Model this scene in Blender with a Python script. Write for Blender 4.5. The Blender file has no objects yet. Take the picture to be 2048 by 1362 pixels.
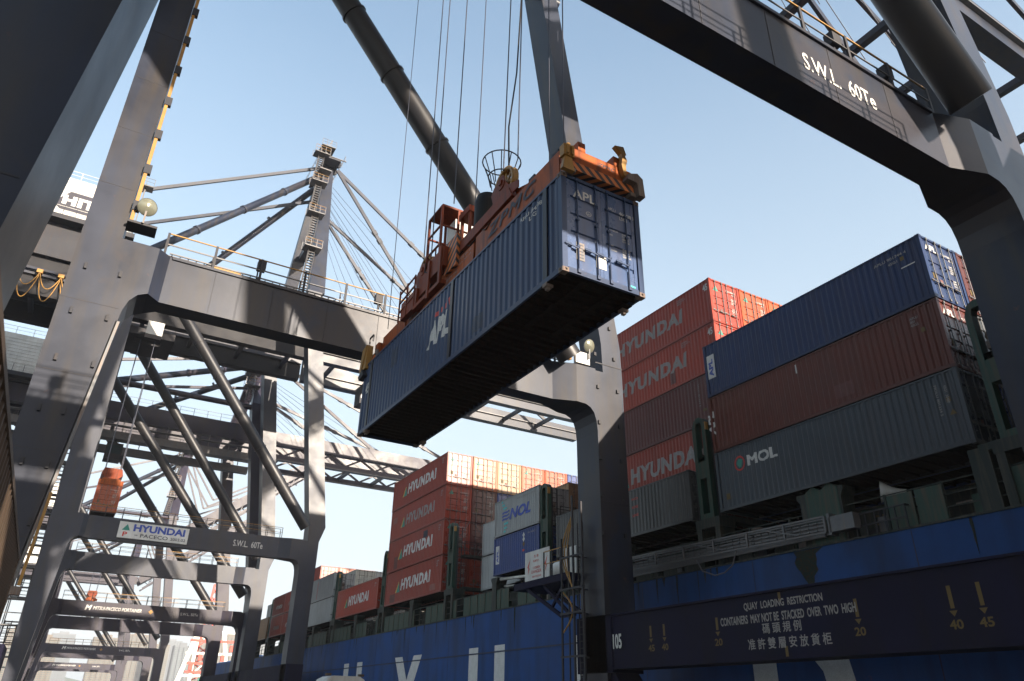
import bpy, bmesh, math, random
from mathutils import Vector, Matrix
random.seed(7)
sc = bpy.context.scene
C = sc.collection
R = math.radians

# ------------------------------------------------------------------ camera
cd = bpy.data.cameras.new('camera'); cam = bpy.data.objects.new('camera', cd); C.objects.link(cam)
r = Vector((0.86182351, -0.50697351, 0.01543036)); u = Vector((-0.24049131, -0.3816569, 0.89246957)); f = Vector((0.44656933, 0.77286213, 0.45084361))
cam.matrix_world = Matrix(((r.x, u.x, -f.x, 0), (r.y, u.y, -f.y, 0), (r.z, u.z, -f.z, 1.7), (0, 0, 0, 1)))
cd.sensor_width = 36; cd.lens = 1467.955 / 2048 * 36; cd.clip_start = 0.05; cd.clip_end = 20000
cd.dof.use_dof = True; cd.dof.focus_distance = 19; cd.dof.aperture_fstop = 2.2
sc.camera = cam
# ------------------------------------------------------------------ sky and sun
SUN = Vector((0.30, -1.0, 0.355)).normalized()
EL = math.asin(SUN.z); AZ = math.atan2(SUN.x, SUN.y)
w = bpy.data.worlds.new('World'); sc.world = w; w.use_nodes = True
nt = w.node_tree; bg = nt.nodes['Background']
sky = nt.nodes.new('ShaderNodeTexSky'); sky.sky_type = 'NISHITA'; sky.sun_disc = False
sky.sun_elevation = EL; sky.sun_rotation = AZ % (2 * math.pi); sky.air_density = 1.0; sky.dust_density = 2.2; sky.ozone_density = 1.0
hsv = nt.nodes.new('ShaderNodeHueSaturation'); hsv.inputs['Hue'].default_value = 0.488; hsv.inputs['Saturation'].default_value = 0.98; hsv.inputs['Value'].default_value = 1.0; nt.links.new(sky.outputs[0], hsv.inputs['Color']); tcw = nt.nodes.new('ShaderNodeTexCoord'); sep = nt.nodes.new('ShaderNodeSeparateXYZ'); nt.links.new(tcw.outputs['Generated'], sep.inputs[0])
rmp = nt.nodes.new('ShaderNodeValToRGB'); nt.links.new(sep.outputs[2], rmp.inputs[0])
for q_, (p_, v_) in enumerate(((0.0, 0.95), (0.25, 0.80), (0.55, 0.38), (0.75, 0.10), (0.95, 0.0))):
    el_ = rmp.color_ramp.elements[q_] if q_ < 2 else rmp.color_ramp.elements.new(p_)
    el_.position = p_; el_.color = (v_, v_, v_, 1)
hzm = nt.nodes.new('ShaderNodeMix'); hzm.data_type = 'RGBA'; hzm.inputs[7].default_value = (2.05, 2.28, 2.42, 1)      # pale harbour haze, thickening evenly towards the horizon
nt.links.new(rmp.outputs[0], hzm.inputs[0]); nt.links.new(hsv.outputs[0], hzm.inputs[6]); nt.links.new(hzm.outputs[2], bg.inputs[0]); bg.inputs[1].default_value = 0.15
sd = bpy.data.lights.new('sun', 'SUN'); sd.energy = 5.0; sd.angle = R(0.5); sd.color = (1.0, 0.87, 0.72)
so = bpy.data.objects.new('sun', sd); C.objects.link(so); so.rotation_euler = SUN.to_track_quat('Z', 'Y').to_euler(); so.location = (0, -40, 120)
sc.view_settings.view_transform = 'Standard'; sc.view_settings.look = 'None'; sc.view_settings.exposure = 1.35; sc.view_settings.gamma = 1.0
sc.view_settings.use_curve_mapping = False
sc.cycles.use_denoising = True; sc.cycles.max_bounces = 5; sc.cycles.diffuse_bounces = 3; sc.cycles.glossy_bounces = 3
sc.cycles.volume_bounces = 0

# ------------------------------------------------------------------ materials
def mat(name, rgb, rough=0.55, metal=0.0, dirt=(0.12, 0.08, 0.05), amount=0.35, scale=1.2, streak=5.0, var=0.25, use_obj=False, spec=0.4, bump=0.0, rust=0.0, patch=None):
    m = bpy.data.materials.new(name); m.use_nodes = True; n = m.node_tree.nodes; l = m.node_tree.links
    b = n['Principled BSDF']; b.inputs['Roughness'].default_value = rough; b.inputs['Metallic'].default_value = metal
    b.inputs['Specular IOR Level'].default_value = spec
    tc = n.new('ShaderNodeTexCoord'); mp = n.new('ShaderNodeMapping'); mp.inputs['Scale'].default_value = (streak, streak, 0.35)
    l.new(tc.outputs['Object'], mp.inputs[0])
    n1 = n.new('ShaderNodeTexNoise'); n1.inputs['Scale'].default_value = scale; n1.inputs['Detail'].default_value = 5; l.new(mp.outputs[0], n1.inputs[0])
    n2 = n.new('ShaderNodeTexNoise'); n2.inputs['Scale'].default_value = scale * 0.6; n2.inputs['Detail'].default_value = 6; n2.inputs['Roughness'].default_value = 0.65; l.new(tc.outputs['Object'], n2.inputs[0])
    r1 = n.new('ShaderNodeMapRange'); r1.inputs[1].default_value = 0.46; r1.inputs[2].default_value = 0.72; r1.inputs[4].default_value = amount; l.new(n1.outputs[0], r1.inputs[0])
    mul = n.new('ShaderNodeMapRange'); mul.inputs[1].default_value = 0.3; mul.inputs[2].default_value = 0.7; mul.inputs[3].default_value = 1 - var; mul.inputs[4].default_value = 1 + var; l.new(n2.outputs[0], mul.inputs[0])
    if use_obj:
        oi = n.new('ShaderNodeObjectInfo'); base = oi.outputs['Color']
    else:
        rg = n.new('ShaderNodeRGB'); rg.outputs[0].default_value = (*rgb, 1); base = rg.outputs[0]
    hs = n.new('ShaderNodeHueSaturation'); l.new(base, hs.inputs['Color']); l.new(mul.outputs[0], hs.inputs['Value'])
    mx = n.new('ShaderNodeMix'); mx.data_type = 'RGBA'; l.new(r1.outputs[0], mx.inputs[0]); l.new(hs.outputs[0], mx.inputs[6]); mx.inputs[7].default_value = (*dirt, 1)
    out = mx.outputs[2]
    if patch:
        n4 = n.new('ShaderNodeTexNoise'); n4.inputs['Scale'].default_value = 0.16; n4.inputs['Detail'].default_value = 7; n4.inputs['Roughness'].default_value = 0.6; l.new(tc.outputs['Object'], n4.inputs[0])
        r4 = n.new('ShaderNodeMapRange'); r4.inputs[1].default_value = 0.53; r4.inputs[2].default_value = 0.56; r4.inputs[4].default_value = 0.75; l.new(n4.outputs[0], r4.inputs[0])
        m4 = n.new('ShaderNodeMix'); m4.data_type = 'RGBA'; l.new(r4.outputs[0], m4.inputs[0]); l.new(out, m4.inputs[6]); m4.inputs[7].default_value = (*patch, 1); out = m4.outputs[2]
    if rust > 0:
        n3 = n.new('ShaderNodeTexNoise'); n3.inputs['Scale'].default_value = scale * 3.1; n3.inputs['Detail'].default_value = 8; n3.inputs['Roughness'].default_value = 0.7; l.new(tc.outputs['Object'], n3.inputs[0])
        r3 = n.new('ShaderNodeMapRange'); r3.inputs[1].default_value = 0.66; r3.inputs[2].default_value = 0.74; r3.inputs[4].default_value = rust; l.new(n3.outputs[0], r3.inputs[0])
        m3 = n.new('ShaderNodeMix'); m3.data_type = 'RGBA'; l.new(r3.outputs[0], m3.inputs[0]); l.new(out, m3.inputs[6]); m3.inputs[7].default_value = (0.16, 0.06, 0.025, 1)
        out = m3.outputs[2]
    l.new(out, b.inputs['Base Color'])
    rr = n.new('ShaderNodeMapRange'); rr.inputs[1].default_value = 0.3; rr.inputs[2].default_value = 0.7; rr.inputs[3].default_value = max(0.05, rough - 0.07); rr.inputs[4].default_value = min(1, rough + 0.09); l.new(n2.outputs[0], rr.inputs[0]); l.new(rr.outputs[0], b.inputs['Roughness'])
    if bump > 0:
        bp = n.new('ShaderNodeBump'); bp.inputs['Strength'].default_value = bump; bp.inputs['Distance'].default_value = 0.02; l.new(n2.outputs[0], bp.inputs['Height']); l.new(bp.outputs[0], b.inputs['Normal'])
    return m
M = {}
M['steel'] = mat('crane_paint', (0.020, 0.025, 0.041), 0.36, dirt=(0.040, 0.034, 0.030), spec=0.25, amount=0.85, scale=0.5, streak=3, var=0.3, bump=0.3, rust=0.35, patch=(0.034, 0.030, 0.035))
M['steel2'] = mat('crane_paint_violet', (0.032, 0.028, 0.044), 0.40, dirt=(0.045, 0.036, 0.03), spec=0.3, amount=0.6, scale=0.5, streak=3, var=0.25, rust=0.25)
M['steel3'] = mat('crane_paint_pale', (0.036, 0.040, 0.055), 0.38, dirt=(0.05, 0.045, 0.04), spec=0.28, amount=0.6, scale=0.5, streak=3, var=0.25, rust=0.25)
M['tubep'] = mat('brace_paint', (0.016, 0.016, 0.019), 0.42, dirt=(0.03, 0.024, 0.018), amount=0.4, scale=0.5, streak=3, var=0.15)
M['girder'] = mat('girder_dark', (0.009, 0.009, 0.012), 0.6, dirt=(0.02, 0.014, 0.01), amount=0.4, scale=0.5, spec=0.3)  # darker than the rest of the crane steel
M['hullline'] = mat('hull_line', (0.002, 0.015, 0.055), 0.6, amount=0.2)
M['steeld'] = mat('dark_steel', (0.018, 0.019, 0.026), 0.6, dirt=(0.035, 0.02, 0.012), amount=0.5, rust=0.2)
M['sill'] = mat('sill_paint', (0.010, 0.010, 0.028), 0.7, dirt=(0.012, 0.010, 0.012), spec=0.1, amount=0.5, scale=0.6, streak=2.5, var=0.22, rust=0.08)
M['white'] = mat('white_paint', (0.62, 0.61, 0.57), 0.55, dirt=(0.35, 0.28, 0.2), amount=0.35, scale=0.7)
M['mark'] = mat('marking_white', (0.58, 0.57, 0.54), 0.6, dirt=(0.3, 0.27, 0.23), amount=0.5, scale=4, var=0.12)
M['markg'] = mat('marking_grey', (0.26, 0.25, 0.24), 0.65, dirt=(0.25, 0.18, 0.15), amount=0.6, scale=4, var=0.15)
M['yellow'] = mat('yellow_paint', (0.33, 0.17, 0.03), 0.5, dirt=(0.2, 0.1, 0.04), amount=0.45, scale=3, rust=0.4)
M['yelm'] = mat('marking_yellow', (0.12, 0.075, 0.012), 0.6, amount=0.3)
M['orange'] = mat('spreader_orange', (0.34, 0.075, 0.012), 0.5, spec=0.2, dirt=(0.07, 0.022, 0.012), amount=0.8, scale=2.5, streak=3, var=0.3, rust=0.55)
M['rustred'] = mat('headblock_red', (0.20, 0.036, 0.010), 0.55, spec=0.2, dirt=(0.05, 0.018, 0.01), amount=0.8, scale=2.5, var=0.3, rust=0.6)
M['black'] = mat('black_rubber', (0.006, 0.006, 0.007), 0.6, spec=0.2, amount=0.2)
M['rope'] = mat('wire_rope', (0.035, 0.04, 0.06), 0.5, metal=0.0, amount=0.2)
M['green'] = mat('ship_green', (0.008, 0.042, 0.028), 0.55, dirt=(0.12, 0.06, 0.03), amount=0.5, scale=1.5, var=0.3, rust=0.6)
M['greend'] = mat('ship_green_shaded', (0.005, 0.014, 0.011), 0.6, dirt=(0.08, 0.06, 0.04), amount=0.6, scale=1.5, var=0.3, rust=0.5)  # ship green with the shade below the containers put into its colour
M['hull'] = mat('hull_blue', (0.006, 0.052, 0.185), 0.5, dirt=(0.006, 0.022, 0.06), spec=0.14, amount=0.7, scale=0.45, streak=2.0, var=0.22, bump=0.5, rust=0.5)
M['cont'] = mat('container_paint', (1, 1, 1), 0.34, dirt=(0.06, 0.035, 0.025), spec=0.27, bump=0.35, amount=0.2, scale=0.8, streak=4, var=0.14, use_obj=True, rust=0.3)
M['doorp'] = mat('door_paint', (1, 1, 1), 0.27, dirt=(0.06, 0.035, 0.025), amount=0.3, scale=0.8, streak=4, var=0.14, use_obj=True, rust=0.3, spec=0.55)
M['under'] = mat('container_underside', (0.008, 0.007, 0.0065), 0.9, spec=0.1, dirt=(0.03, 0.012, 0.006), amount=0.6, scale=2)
M['galv'] = mat('galvanised_rod', (0.10, 0.104, 0.11), 0.45, metal=0.3, dirt=(0.2, 0.12, 0.07), amount=0.5, scale=3, use_obj=False)
M['cast'] = mat('casting_worn', (0.17, 0.14, 0.12), 0.7, dirt=(0.14, 0.06, 0.03), amount=0.7, scale=4, rust=0.6)
M['teal'] = mat('logo_green', (0.02, 0.24, 0.18), 0.5, amount=0.2)
M['logoy'] = mat('logo_yellow', (0.7, 0.42, 0.05), 0.5, amount=0.2)
M['logob'] = mat('logo_blue', (0.03, 0.07, 0.35), 0.5, amount=0.15)
M['logor'] = mat('logo_red', (0.55, 0.04, 0.03), 0.5, amount=0.25)
M['cyan'] = mat('logo_cyan', (0.05, 0.5, 0.5), 0.5, amount=0.25)
M['darkm'] = mat('marking_dark', (0.03, 0.03, 0.045), 0.6, amount=0.2)
M['conc'] = mat('quay_concrete', (0.075, 0.07, 0.065), 0.85, dirt=(0.04, 0.035, 0.03), amount=0.6, scale=0.3, streak=1, var=0.2)
M['water'] = mat('harbour_water', (0.02, 0.05, 0.06), 0.12, amount=0.1, scale=0.2, bump=0.4)
M['hill'] = mat('hill_scrub', (0.05, 0.09, 0.04), 0.9, scale=0.01, streak=1, var=0.4)
M['citya'] = mat('tower_cream', (0.15, 0.12, 0.085), 0.8, amount=0.2, scale=0.02)
M['cityb'] = mat('tower_pale', (0.13, 0.14, 0.15), 0.8, amount=0.2, scale=0.02)
M['cityw'] = mat('tower_window', (0.03, 0.06, 0.06), 0.3, amount=0.2, scale=0.05)
M['tan'] = mat('left_container_paint', (0.075, 0.052, 0.035), 0.6, dirt=(0.06, 0.04, 0.03), amount=0.6, scale=1.5, streak=3, var=0.2, rust=0.25)
M['redc'] = mat('far_crane_red', (0.60, 0.05, 0.03), 0.5, amount=0.2)
gm = bpy.data.materials.new('lamp_glass'); gm.use_nodes = True; gb = gm.node_tree.nodes['Principled BSDF']
gb.inputs['Base Color'].default_value = (0.25, 0.25, 0.19, 1); gb.inputs['Roughness'].default_value = 0.15; gb.inputs['Metallic'].default_value = 0.4; M['glass'] = gm
wm = bpy.data.materials.new('window_glass'); wm.use_nodes = True; gb = wm.node_tree.nodes['Principled BSDF']
gb.inputs['Base Color'].default_value = (0.03, 0.05, 0.06, 1); gb.inputs['Roughness'].default_value = 0.08; M['window'] = wm
def hazard():
    m = bpy.data.materials.new('hazard_stripes'); m.use_nodes = True; n = m.node_tree.nodes; l = m.node_tree.links; b = n['Principled BSDF']
    tc = n.new('ShaderNodeTexCoord'); mp = n.new('ShaderNodeMapping'); mp.inputs['Rotation'].default_value = (R(38), R(-38), 0); l.new(tc.outputs['Object'], mp.inputs[0])
    wv = n.new('ShaderNodeTexWave'); wv.bands_direction = 'Z'; wv.inputs['Scale'].default_value = 1.7; wv.inputs['Distortion'].default_value = 0.15; l.new(mp.outputs[0], wv.inputs[0])
    cr = n.new('ShaderNodeValToRGB'); cr.color_ramp.elements[0].position = 0.5; cr.color_ramp.elements[0].color = (0.58, 0.16, 0.03, 1); cr.color_ramp.elements[1].position = 0.54; cr.color_ramp.elements[1].color = (0.03, 0.025, 0.025, 1)
    l.new(wv.outputs[0], cr.inputs[0]); l.new(cr.outputs[0], b.inputs['Base Color']); b.inputs['Roughness'].default_value = 0.55
    return m
M['hazard'] = hazard()

# ------------------------------------------------------------------ helpers
WL = {}
def tag(o, label=None, cat=None, group=None, kind=None):
    if label: o['label'] = label
    if cat: o['category'] = cat
    if group: o['group'] = group
    if kind: o['kind'] = kind
    return o
def thing(name, label, cat, loc=(0, 0, 0), group=None, rotz=0):
    o = bpy.data.objects.new(name, None); C.objects.link(o); o.location = loc; o.rotation_euler = (0, 0, rotz); o.empty_display_size = 0.3
    WL[o] = Vector(loc); return tag(o, label, cat, group)
def link(name, me, m, parent=None, at=None, color=None):
    """object sharing mesh me; at = position in the parent's own frame"""
    o = bpy.data.objects.new(name, me); C.objects.link(o)
    if parent is not None: o.parent = parent
    if at is not None: o.location = at
    if m is not None:
        if not me.materials: me.materials.append(m)
        if me.materials[0] != m: o.material_slots[0].link = 'OBJECT'; o.material_slots[0].material = m
    if color is not None: o.color = (*color, 1)
    return o
class MB:
    def __init__(s): s.v = []; s.f = []; s.sm = []
    def add(s, vs, fs, smooth=False):
        k = len(s.v); s.v += [tuple(x) for x in vs]; s.f += [tuple(i + k for i in q) for q in fs]; s.sm += [smooth] * len(fs); return s
    def box(s, x0, x1, y0, y1, z0, z1):
        return s.add([(x0, y0, z0), (x1, y0, z0), (x1, y1, z0), (x0, y1, z0), (x0, y0, z1), (x1, y0, z1), (x1, y1, z1), (x0, y1, z1)],
                     [(0, 3, 2, 1), (4, 5, 6, 7), (0, 1, 5, 4), (1, 2, 6, 5), (2, 3, 7, 6), (3, 0, 4, 7)])
    def loft(s, secs):
        """secs: list of rings (equal count) of points"""
        n = len(secs[0]); vs = [p for q in secs for p in q]; fs = []
        for i in range(len(secs) - 1):
            for j in range(n): a = i * n + j; b = i * n + (j + 1) % n; fs.append((a, b, b + n, a + n))
        fs.append(tuple(range(n - 1, -1, -1))); fs.append(tuple((len(secs) - 1) * n + j for j in range(n)))
        return s.add(vs, fs)
    def prism(s, poly, axis, a, b):
        """poly of 2D points in the two other axes, extruded from a to b along axis"""
        def P(q, t): return {0: (t, q[0], q[1]), 1: (q[0], t, q[1]), 2: (q[0], q[1], t)}[axis]
        return s.loft([[P(q, a) for q in poly], [P(q, b) for q in poly]])
    def bar(s, p, q, w, h=None, up=(0, 0, 1)):
        p = Vector(p); q = Vector(q); h = h or w; d = (q - p).normalized(); up = Vector(up)
        if abs(d.dot(up)) > 0.98: up = Vector((0, 1, 0))
        a = d.cross(up).normalized() * w / 2; b = a.cross(d).normalized() * h / 2
        return s.loft([[p - a - b, p + a - b, p + a + b, p - a + b], [q - a - b, q + a - b, q + a + b, q - a + b]])
    def tube(s, p, q, r0, n=8, r1=None, cap=True):
        p = Vector(p); q = Vector(q); r1 = r0 if r1 is None else r1; d = (q - p).normalized(); up = Vector((0, 0, 1)) if abs(d.z) < 0.95 else Vector((0, 1, 0))
        a = d.cross(up).normalized(); b = a.cross(d).normalized(); vs = []
        for c, rr in ((p, r0), (q, r1)):
            for i in range(n): t = 2 * math.pi * i / n; vs.append(c + a * math.cos(t) * rr + b * math.sin(t) * rr)
        s.add(vs, [(i, (i + 1) % n, n + (i + 1) % n, n + i) for i in range(n)], True)
        if cap: s.add(vs, [tuple(range(n - 1, -1, -1)), tuple(range(n, 2 * n))])
        return s
    def path(s, pts, r0, n=6):
        for a, b in zip(pts[:-1], pts[1:]): s.tube(a, b, r0, n, cap=False)
        return s
    def lathe(s, c, axis, prof, n=16):
        """prof: list of (radius, height along axis)"""
        c = Vector(c); d = Vector(axis).normalized(); up = Vector((0, 0, 1)) if abs(d.z) < 0.9 else Vector((0, 1, 0))
        a = d.cross(up).normalized(); b = a.cross(d).normalized(); vs = []
        for rr, h in prof:
            for i in range(n): t = 2 * math.pi * i / n; vs.append(c + d * h + a * math.cos(t) * rr + b * math.sin(t) * rr)
        fs = []
        for k in range(len(prof) - 1):
            for i in range(n): fs.append((k * n + i, k * n + (i + 1) % n, (k + 1) * n + (i + 1) % n, (k + 1) * n + i))
        return s.add(vs, fs, True)
    def mesh(s, name, off=(0, 0, 0)):
        me = bpy.data.meshes.new(name); o = Vector(off)
        me.from_pydata([(x - o.x, y - o.y, z - o.z) for x, y, z in s.v], [], s.f)
        bm = bmesh.new(); bm.from_mesh(me); bmesh.ops.recalc_face_normals(bm, faces=bm.faces); bm.to_mesh(me); bm.free()
        me.polygons.foreach_set('use_smooth', s.sm); me.update(); return me
    def build(s, name, m, parent=None, label=None):
        off = (0, 0, 0)
        if parent is not None:
            off = WL[parent]
        me = s.mesh(name, off); o = link(name, me, m, parent); WL[o] = off if parent is not None else Vector((0, 0, 0))
        if label: o['label'] = label
        return o
def B(name, m, parent, *a): return MB().box(*a).build(name, m, parent)

TXT = {}
def text_mesh(s, w, h, shear=0.0, bold=0.02, spacing=1.0, serif=False):
    """flat lettering in its own XY plane, fitted to w x h, origin at the lower left"""
    key = (s, w, h, shear, bold, spacing)
    if key in TXT: return TXT[key]
    c = bpy.data.curves.new('lettering', 'FONT'); c.body = s; c.shear = shear; c.bevel_depth = bold * 0.55; c.bevel_resolution = 0; c.space_character = spacing; c.resolution_u = 3; c.fill_mode = 'FRONT'
    o = bpy.data.objects.new('tmp', c); C.objects.link(o); bpy.context.view_layer.update()
    me = bpy.data.meshes.new_from_object(o); bpy.data.objects.remove(o); bpy.data.curves.remove(c)
    xs = [v.co.x for v in me.vertices]; ys = [v.co.y for v in me.vertices]
    x0, x1, y0, y1 = min(xs), max(xs), min(ys), max(ys)
    for v in me.vertices: v.co = ((v.co.x - x0) / (x1 - x0) * w, (v.co.y - y0) / (y1 - y0) * h, v.co.z * 0.06)
    TXT[key] = me; return me
# orientation of a flat sheet: columns are right, up, normal
FX = Matrix(((0, 0, -1), (-1, 0, 0), (0, 1, 0)))     # faces -X
FY = Matrix(((1, 0, 0), (0, 0, -1), (0, 1, 0)))      # faces -Y
def place(me, m, parent, pos, face, name='lettering', rot=0):
    """pos in world units; the parent is an untilted thing or part"""
    o = link(name, me, m, parent)
    o.matrix_basis = Matrix.Translation(Vector(pos) - (WL[parent] if parent is not None else Vector((0, 0, 0)))) @ (face @ Matrix.Rotation(rot, 3, 'Z')).to_4x4()
    return o
def flat(poly, name='mark'):
    key = (name, tuple(poly))
    if key in TXT: return TXT[key]
    me = bpy.data.meshes.new(name); me.from_pydata([(x, y, 0) for x, y in poly], [], [tuple(range(len(poly)))]); TXT[key] = me; return me

# ------------------------------------------------------------------ setting
o = MB().box(-400, 24.9, -300, 900, -6, 0).build('quay', M['conc']); tag(o, kind='structure')
o = MB().box(-6000, 9000, -3000, 12000, -9, -3.2).build('water', M['water']); tag(o, kind='structure')
hm = MB()
for i in range(40):
    t0 = -40 + i * 4.0
for row, (yy, hh) in enumerate(((3300, 120), (4300, 210))):
    ring = []
    N = 60
    for i in range(N + 1):
        x = -3500 + i * 150; h = hh * (0.5 + 0.35 * math.sin(i * 0.37 + row * 2) + 0.15 * math.sin(i * 1.13 + row))
        ring.append((x, yy, h))
    vs = [(x, y, -4) for x, y, h in ring] + ring + [(x, y + 700, -4) for x, y, h in [(a, b, c) for a, b, c in ring]]
    vs = [(x, yy, -4) for x, y, h in ring] + [(x, yy + 500, h) for x, y, h in ring] + [(x, yy + 1100, -4) for x, y, h in ring]
    hm.add(vs, [(i, i + 1, N + 1 + i + 1, N + 1 + i) for i in range(N)] + [(N + 1 + i, N + 2 + i, 2 * N + 3 + i, 2 * N + 2 + i) for i in range(N)], True)
tag(hm.build('hills', M['hill']), kind='structure')

# ------------------------------------------------------------------ crane
LUGX = {}
def railing(parent, p, q, n, post_m, rail_m, h=1.05, split=False, name='railing', toe=True):
    """p,q base points; a top rail and a middle rail on n posts"""
    p = Vector(p); q = Vector(q); up = Vector((0, 0, h))
    rl = MB(); rl.bar(p + up, q + up, 0.045)
    if not split: rl.bar(p + up * 0.52, q + up * 0.52, 0.035)
    ro = rl.build(name, rail_m, parent)
    if split: MB().bar(p + up * 0.52, q + up * 0.52, 0.035).build('middle_rail', M['galv'], ro)
    posts = [p + (q - p) * (i / (n - 1)) for i in range(n)]
    if split:
        pm = MB().bar((0, 0, 0), (0, 0, h + 0.03), 0.10, 0.06).mesh('railing_post')
        for c in posts: link('post', pm, post_m, ro, at=c - WL[parent])
    else:
        m = MB()
        for c in posts: m.bar(c, c + up, 0.06)
        m.build('post', post_m, ro)
    return ro
def ladder(m, p, q, w=0.45, ax=(1, 0, 0), step=0.3, cage=False):
    p = Vector(p); q = Vector(q); a = Vector(ax) * w / 2; n = max(2, int((q - p).length / step))
    m.bar(p - a, q - a, 0.05); m.bar(p + a, q + a, 0.05)
    for i in range(1, n): c = p + (q - p) * (i / n); m.bar(c - a, c + a, 0.03)
def crane(cfg):
    Y0, Y1, D = cfg['Y0'], cfg['Y1'], 1.9
    zs, zt, zg, zh = cfg['zs'], cfg['zt'], cfg['zg'], cfg['zh']        # portal soffit / top, girder bottom / top
    st = M[cfg.get('mat', 'steel')]; near = cfg.get('detail', 1)
    t = thing('quay_crane', cfg['label'], 'crane', (10.5, Y0, 0), 'ship-to-shore cranes along the quay')
    lo, li, wi, wo = -2.7, -0.65, 21.9, 23.7
    lean = -0.14
    for Y in (Y0, Y1):
        # landside leg, tapering towards its foot
        m = MB(); m.prism([(lo, zs + 0.0), (lo, 1.5), (-1.75, 1.5), (li, zs - 1.3), (li, zt), (lo, zt)], 1, Y, Y + D); leg = m.build('leg', st, t)
        m = MB()
        for z in [zt - 1.6 - 1.93 * k for k in range(7)]:
            if z > 2:
                for x in (-2.2, -1.0 if z > 12 else -1.45): m.box(x - 0.05, x + 0.05, Y - 0.09, Y - 0.01, z - 0.13, z + 0.13)
        if near > 1 and Y > 20: tag(m.build('lug', M['steeld'], leg), kind='stuff')
        m = MB(); m.prism([(wi, 1.5), (wo, 1.5), (wo, zt - 0.1), (wi, zt - 0.1)], 1, Y, Y + D); leg = m.build('leg', st, t)
        if near > 1 and Y > 20:
            m = MB()
            for k, z in enumerate([20.95, 19.1, 17.2, 15.2, 13.3, 11.4, 9.5]):
                xs = (22.0 + max(0, (z - 18)) * -0.12, 23.3 - max(0, z - 18) * 0.12)
                for x in xs: m.box(x - 0.07, x + 0.07, Y - 0.09, Y - 0.01, z - 0.1, z + 0.1)
            tag(m.build('lug', M['steeld'], leg), kind='stuff')
            MB().box(wi + 0.002, wo - 0.002, Y - 0.02, Y - 0.002, 11.0, 11.06).build('weld_seam', M['steeld'], leg)
            MB().box(wi + 0.002, wo - 0.002, Y - 0.02, Y - 0.002, 18.6, 18.66).build('weld_seam', M['steeld'], leg)
        # portal beam: full leg depth at the ends, slimmer between, rounded haunches
        fa, ba = Y, Y + D; fb, bb = Y + 0.42, Y + 1.38
        secs = [(li, zs - 1.4, fa, ba), (li + 0.05, zs - 0.9, fa, ba), (li + 0.18, zs - 0.45, fa, ba), (li + 0.42, zs - 0.12, fa, ba), (li + 0.75, zs + 0.04, fa, ba), (li + 1.2, zs, fb, bb),
                (19.4, zs, fb, bb), (20.65, zs, fa, ba), (21.2, zs - 0.03, fa, ba), (21.5, zs - 0.16, fa, ba), (21.72, zs - 0.42, fa, ba), (21.85, zs - 0.85, fa, ba), (wi, zs - 1.4, fa, ba)]
        m = MB(); m.loft([[(x, y0, zb), (x, y1, zb), (x, y1, zt - 0.004), (x, y0, zt - 0.004)] for x, zb, y0, y1 in secs])
        pb = m.build('portal_beam', st, t)
        if near > 1:
            m = MB(); m.box(li + 1.3, 19.3, fb - 0.07, fb - 0.002, zt - 0.12, zt); m.build('top_flange', st, pb)
            m = MB()
            for x in [2.4 + 2.43 * k for k in range(7)]: m.box(x, x + 0.02, fb - 0.012, fb - 0.002, zs + 0.02, zt - 0.13)
            m.build('weld_seam', M['steeld'], pb)
        if near > 1:
            m = MB()
            for z in [3.6 + 2.9 * k for k in range(5)]: m.box(lo + 0.003, (li - (zs - 1.3 - z) * 0.083 if z < zs - 1.3 else li) - 0.06, Y - 0.006, Y - 0.001, z, z + 0.025)
            for z in [20.6 + 2.9 * k for k in range(9)]: m.box(lo + 0.003, -1.32, Y + 0.042, Y + 0.049, z, z + 0.025)
            tag(m.build('plate_seam', M['steeld'], t), kind='stuff')
        # upper legs
        ztop = zh + 1.5
        m = MB(); m.box(lo, cfg.get('lsx', -1.3), Y + 0.05, Y + D - 0.05, zt, ztop); m.build('upper_leg', st, t)
        x0 = wi + 0.45; w_ = cfg.get('ulw', 1.3)
        dz = ztop - zt
        m = MB(); m.loft([[(wi + 0.5, Y + 0.003, zt - 0.1), (wo, Y + 0.003, zt - 0.1), (wo, Y + D - 0.003, zt - 0.1), (wi + 0.5, Y + D - 0.003, zt - 0.1)],
                          [(x0, Y + 0.003, zt + 1.6), (x0 + w_, Y + 0.003, zt + 1.6), (x0 + w_, Y + D - 0.003, zt + 1.6), (x0, Y + D - 0.003, zt + 1.6)],
                          [(x0 + lean * dz, Y + 0.003, ztop), (x0 + w_ + lean * dz, Y + 0.003, ztop), (x0 + w_ + lean * dz, Y + D - 0.003, ztop), (x0 + lean * dz, Y + D - 0.003, ztop)]])
        m.build('upper_leg', st, t)
        # big tubular brace in front of the frame
        ex, ez = cfg['tube'] if Y == Y1 else cfg.get('tube0', cfg['tube']); k = cfg['slope']; zz = zg - 0.5; m = MB(); ty = Y - 0.46
        p = Vector((ex, ty, ez)); q = Vector((-0.9, ty, ez + (ex + 0.9) / k)); m.tube(p, q, 0.63, 28); br = m.build('brace', M['tubep'], t)
        if near:
            L = (q - p).length; d = (q - p).normalized(); m = MB()
            for s_ in (0.16, 0.28, 0.40, 0.54, 0.66, 0.78, 0.9):
                m.tube(p + d * L * s_, p + d * (L * s_ + 0.10), 0.70, 28)
            m.build('ring_stiffener', M['tubep'], br)
        m = MB(); m.tube((-1.4, Y + 1, zh + 1.0), (20.5, Y + 1, zh + 1.0), 0.42, 16); m.build('tie_tube', st, t)
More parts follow.
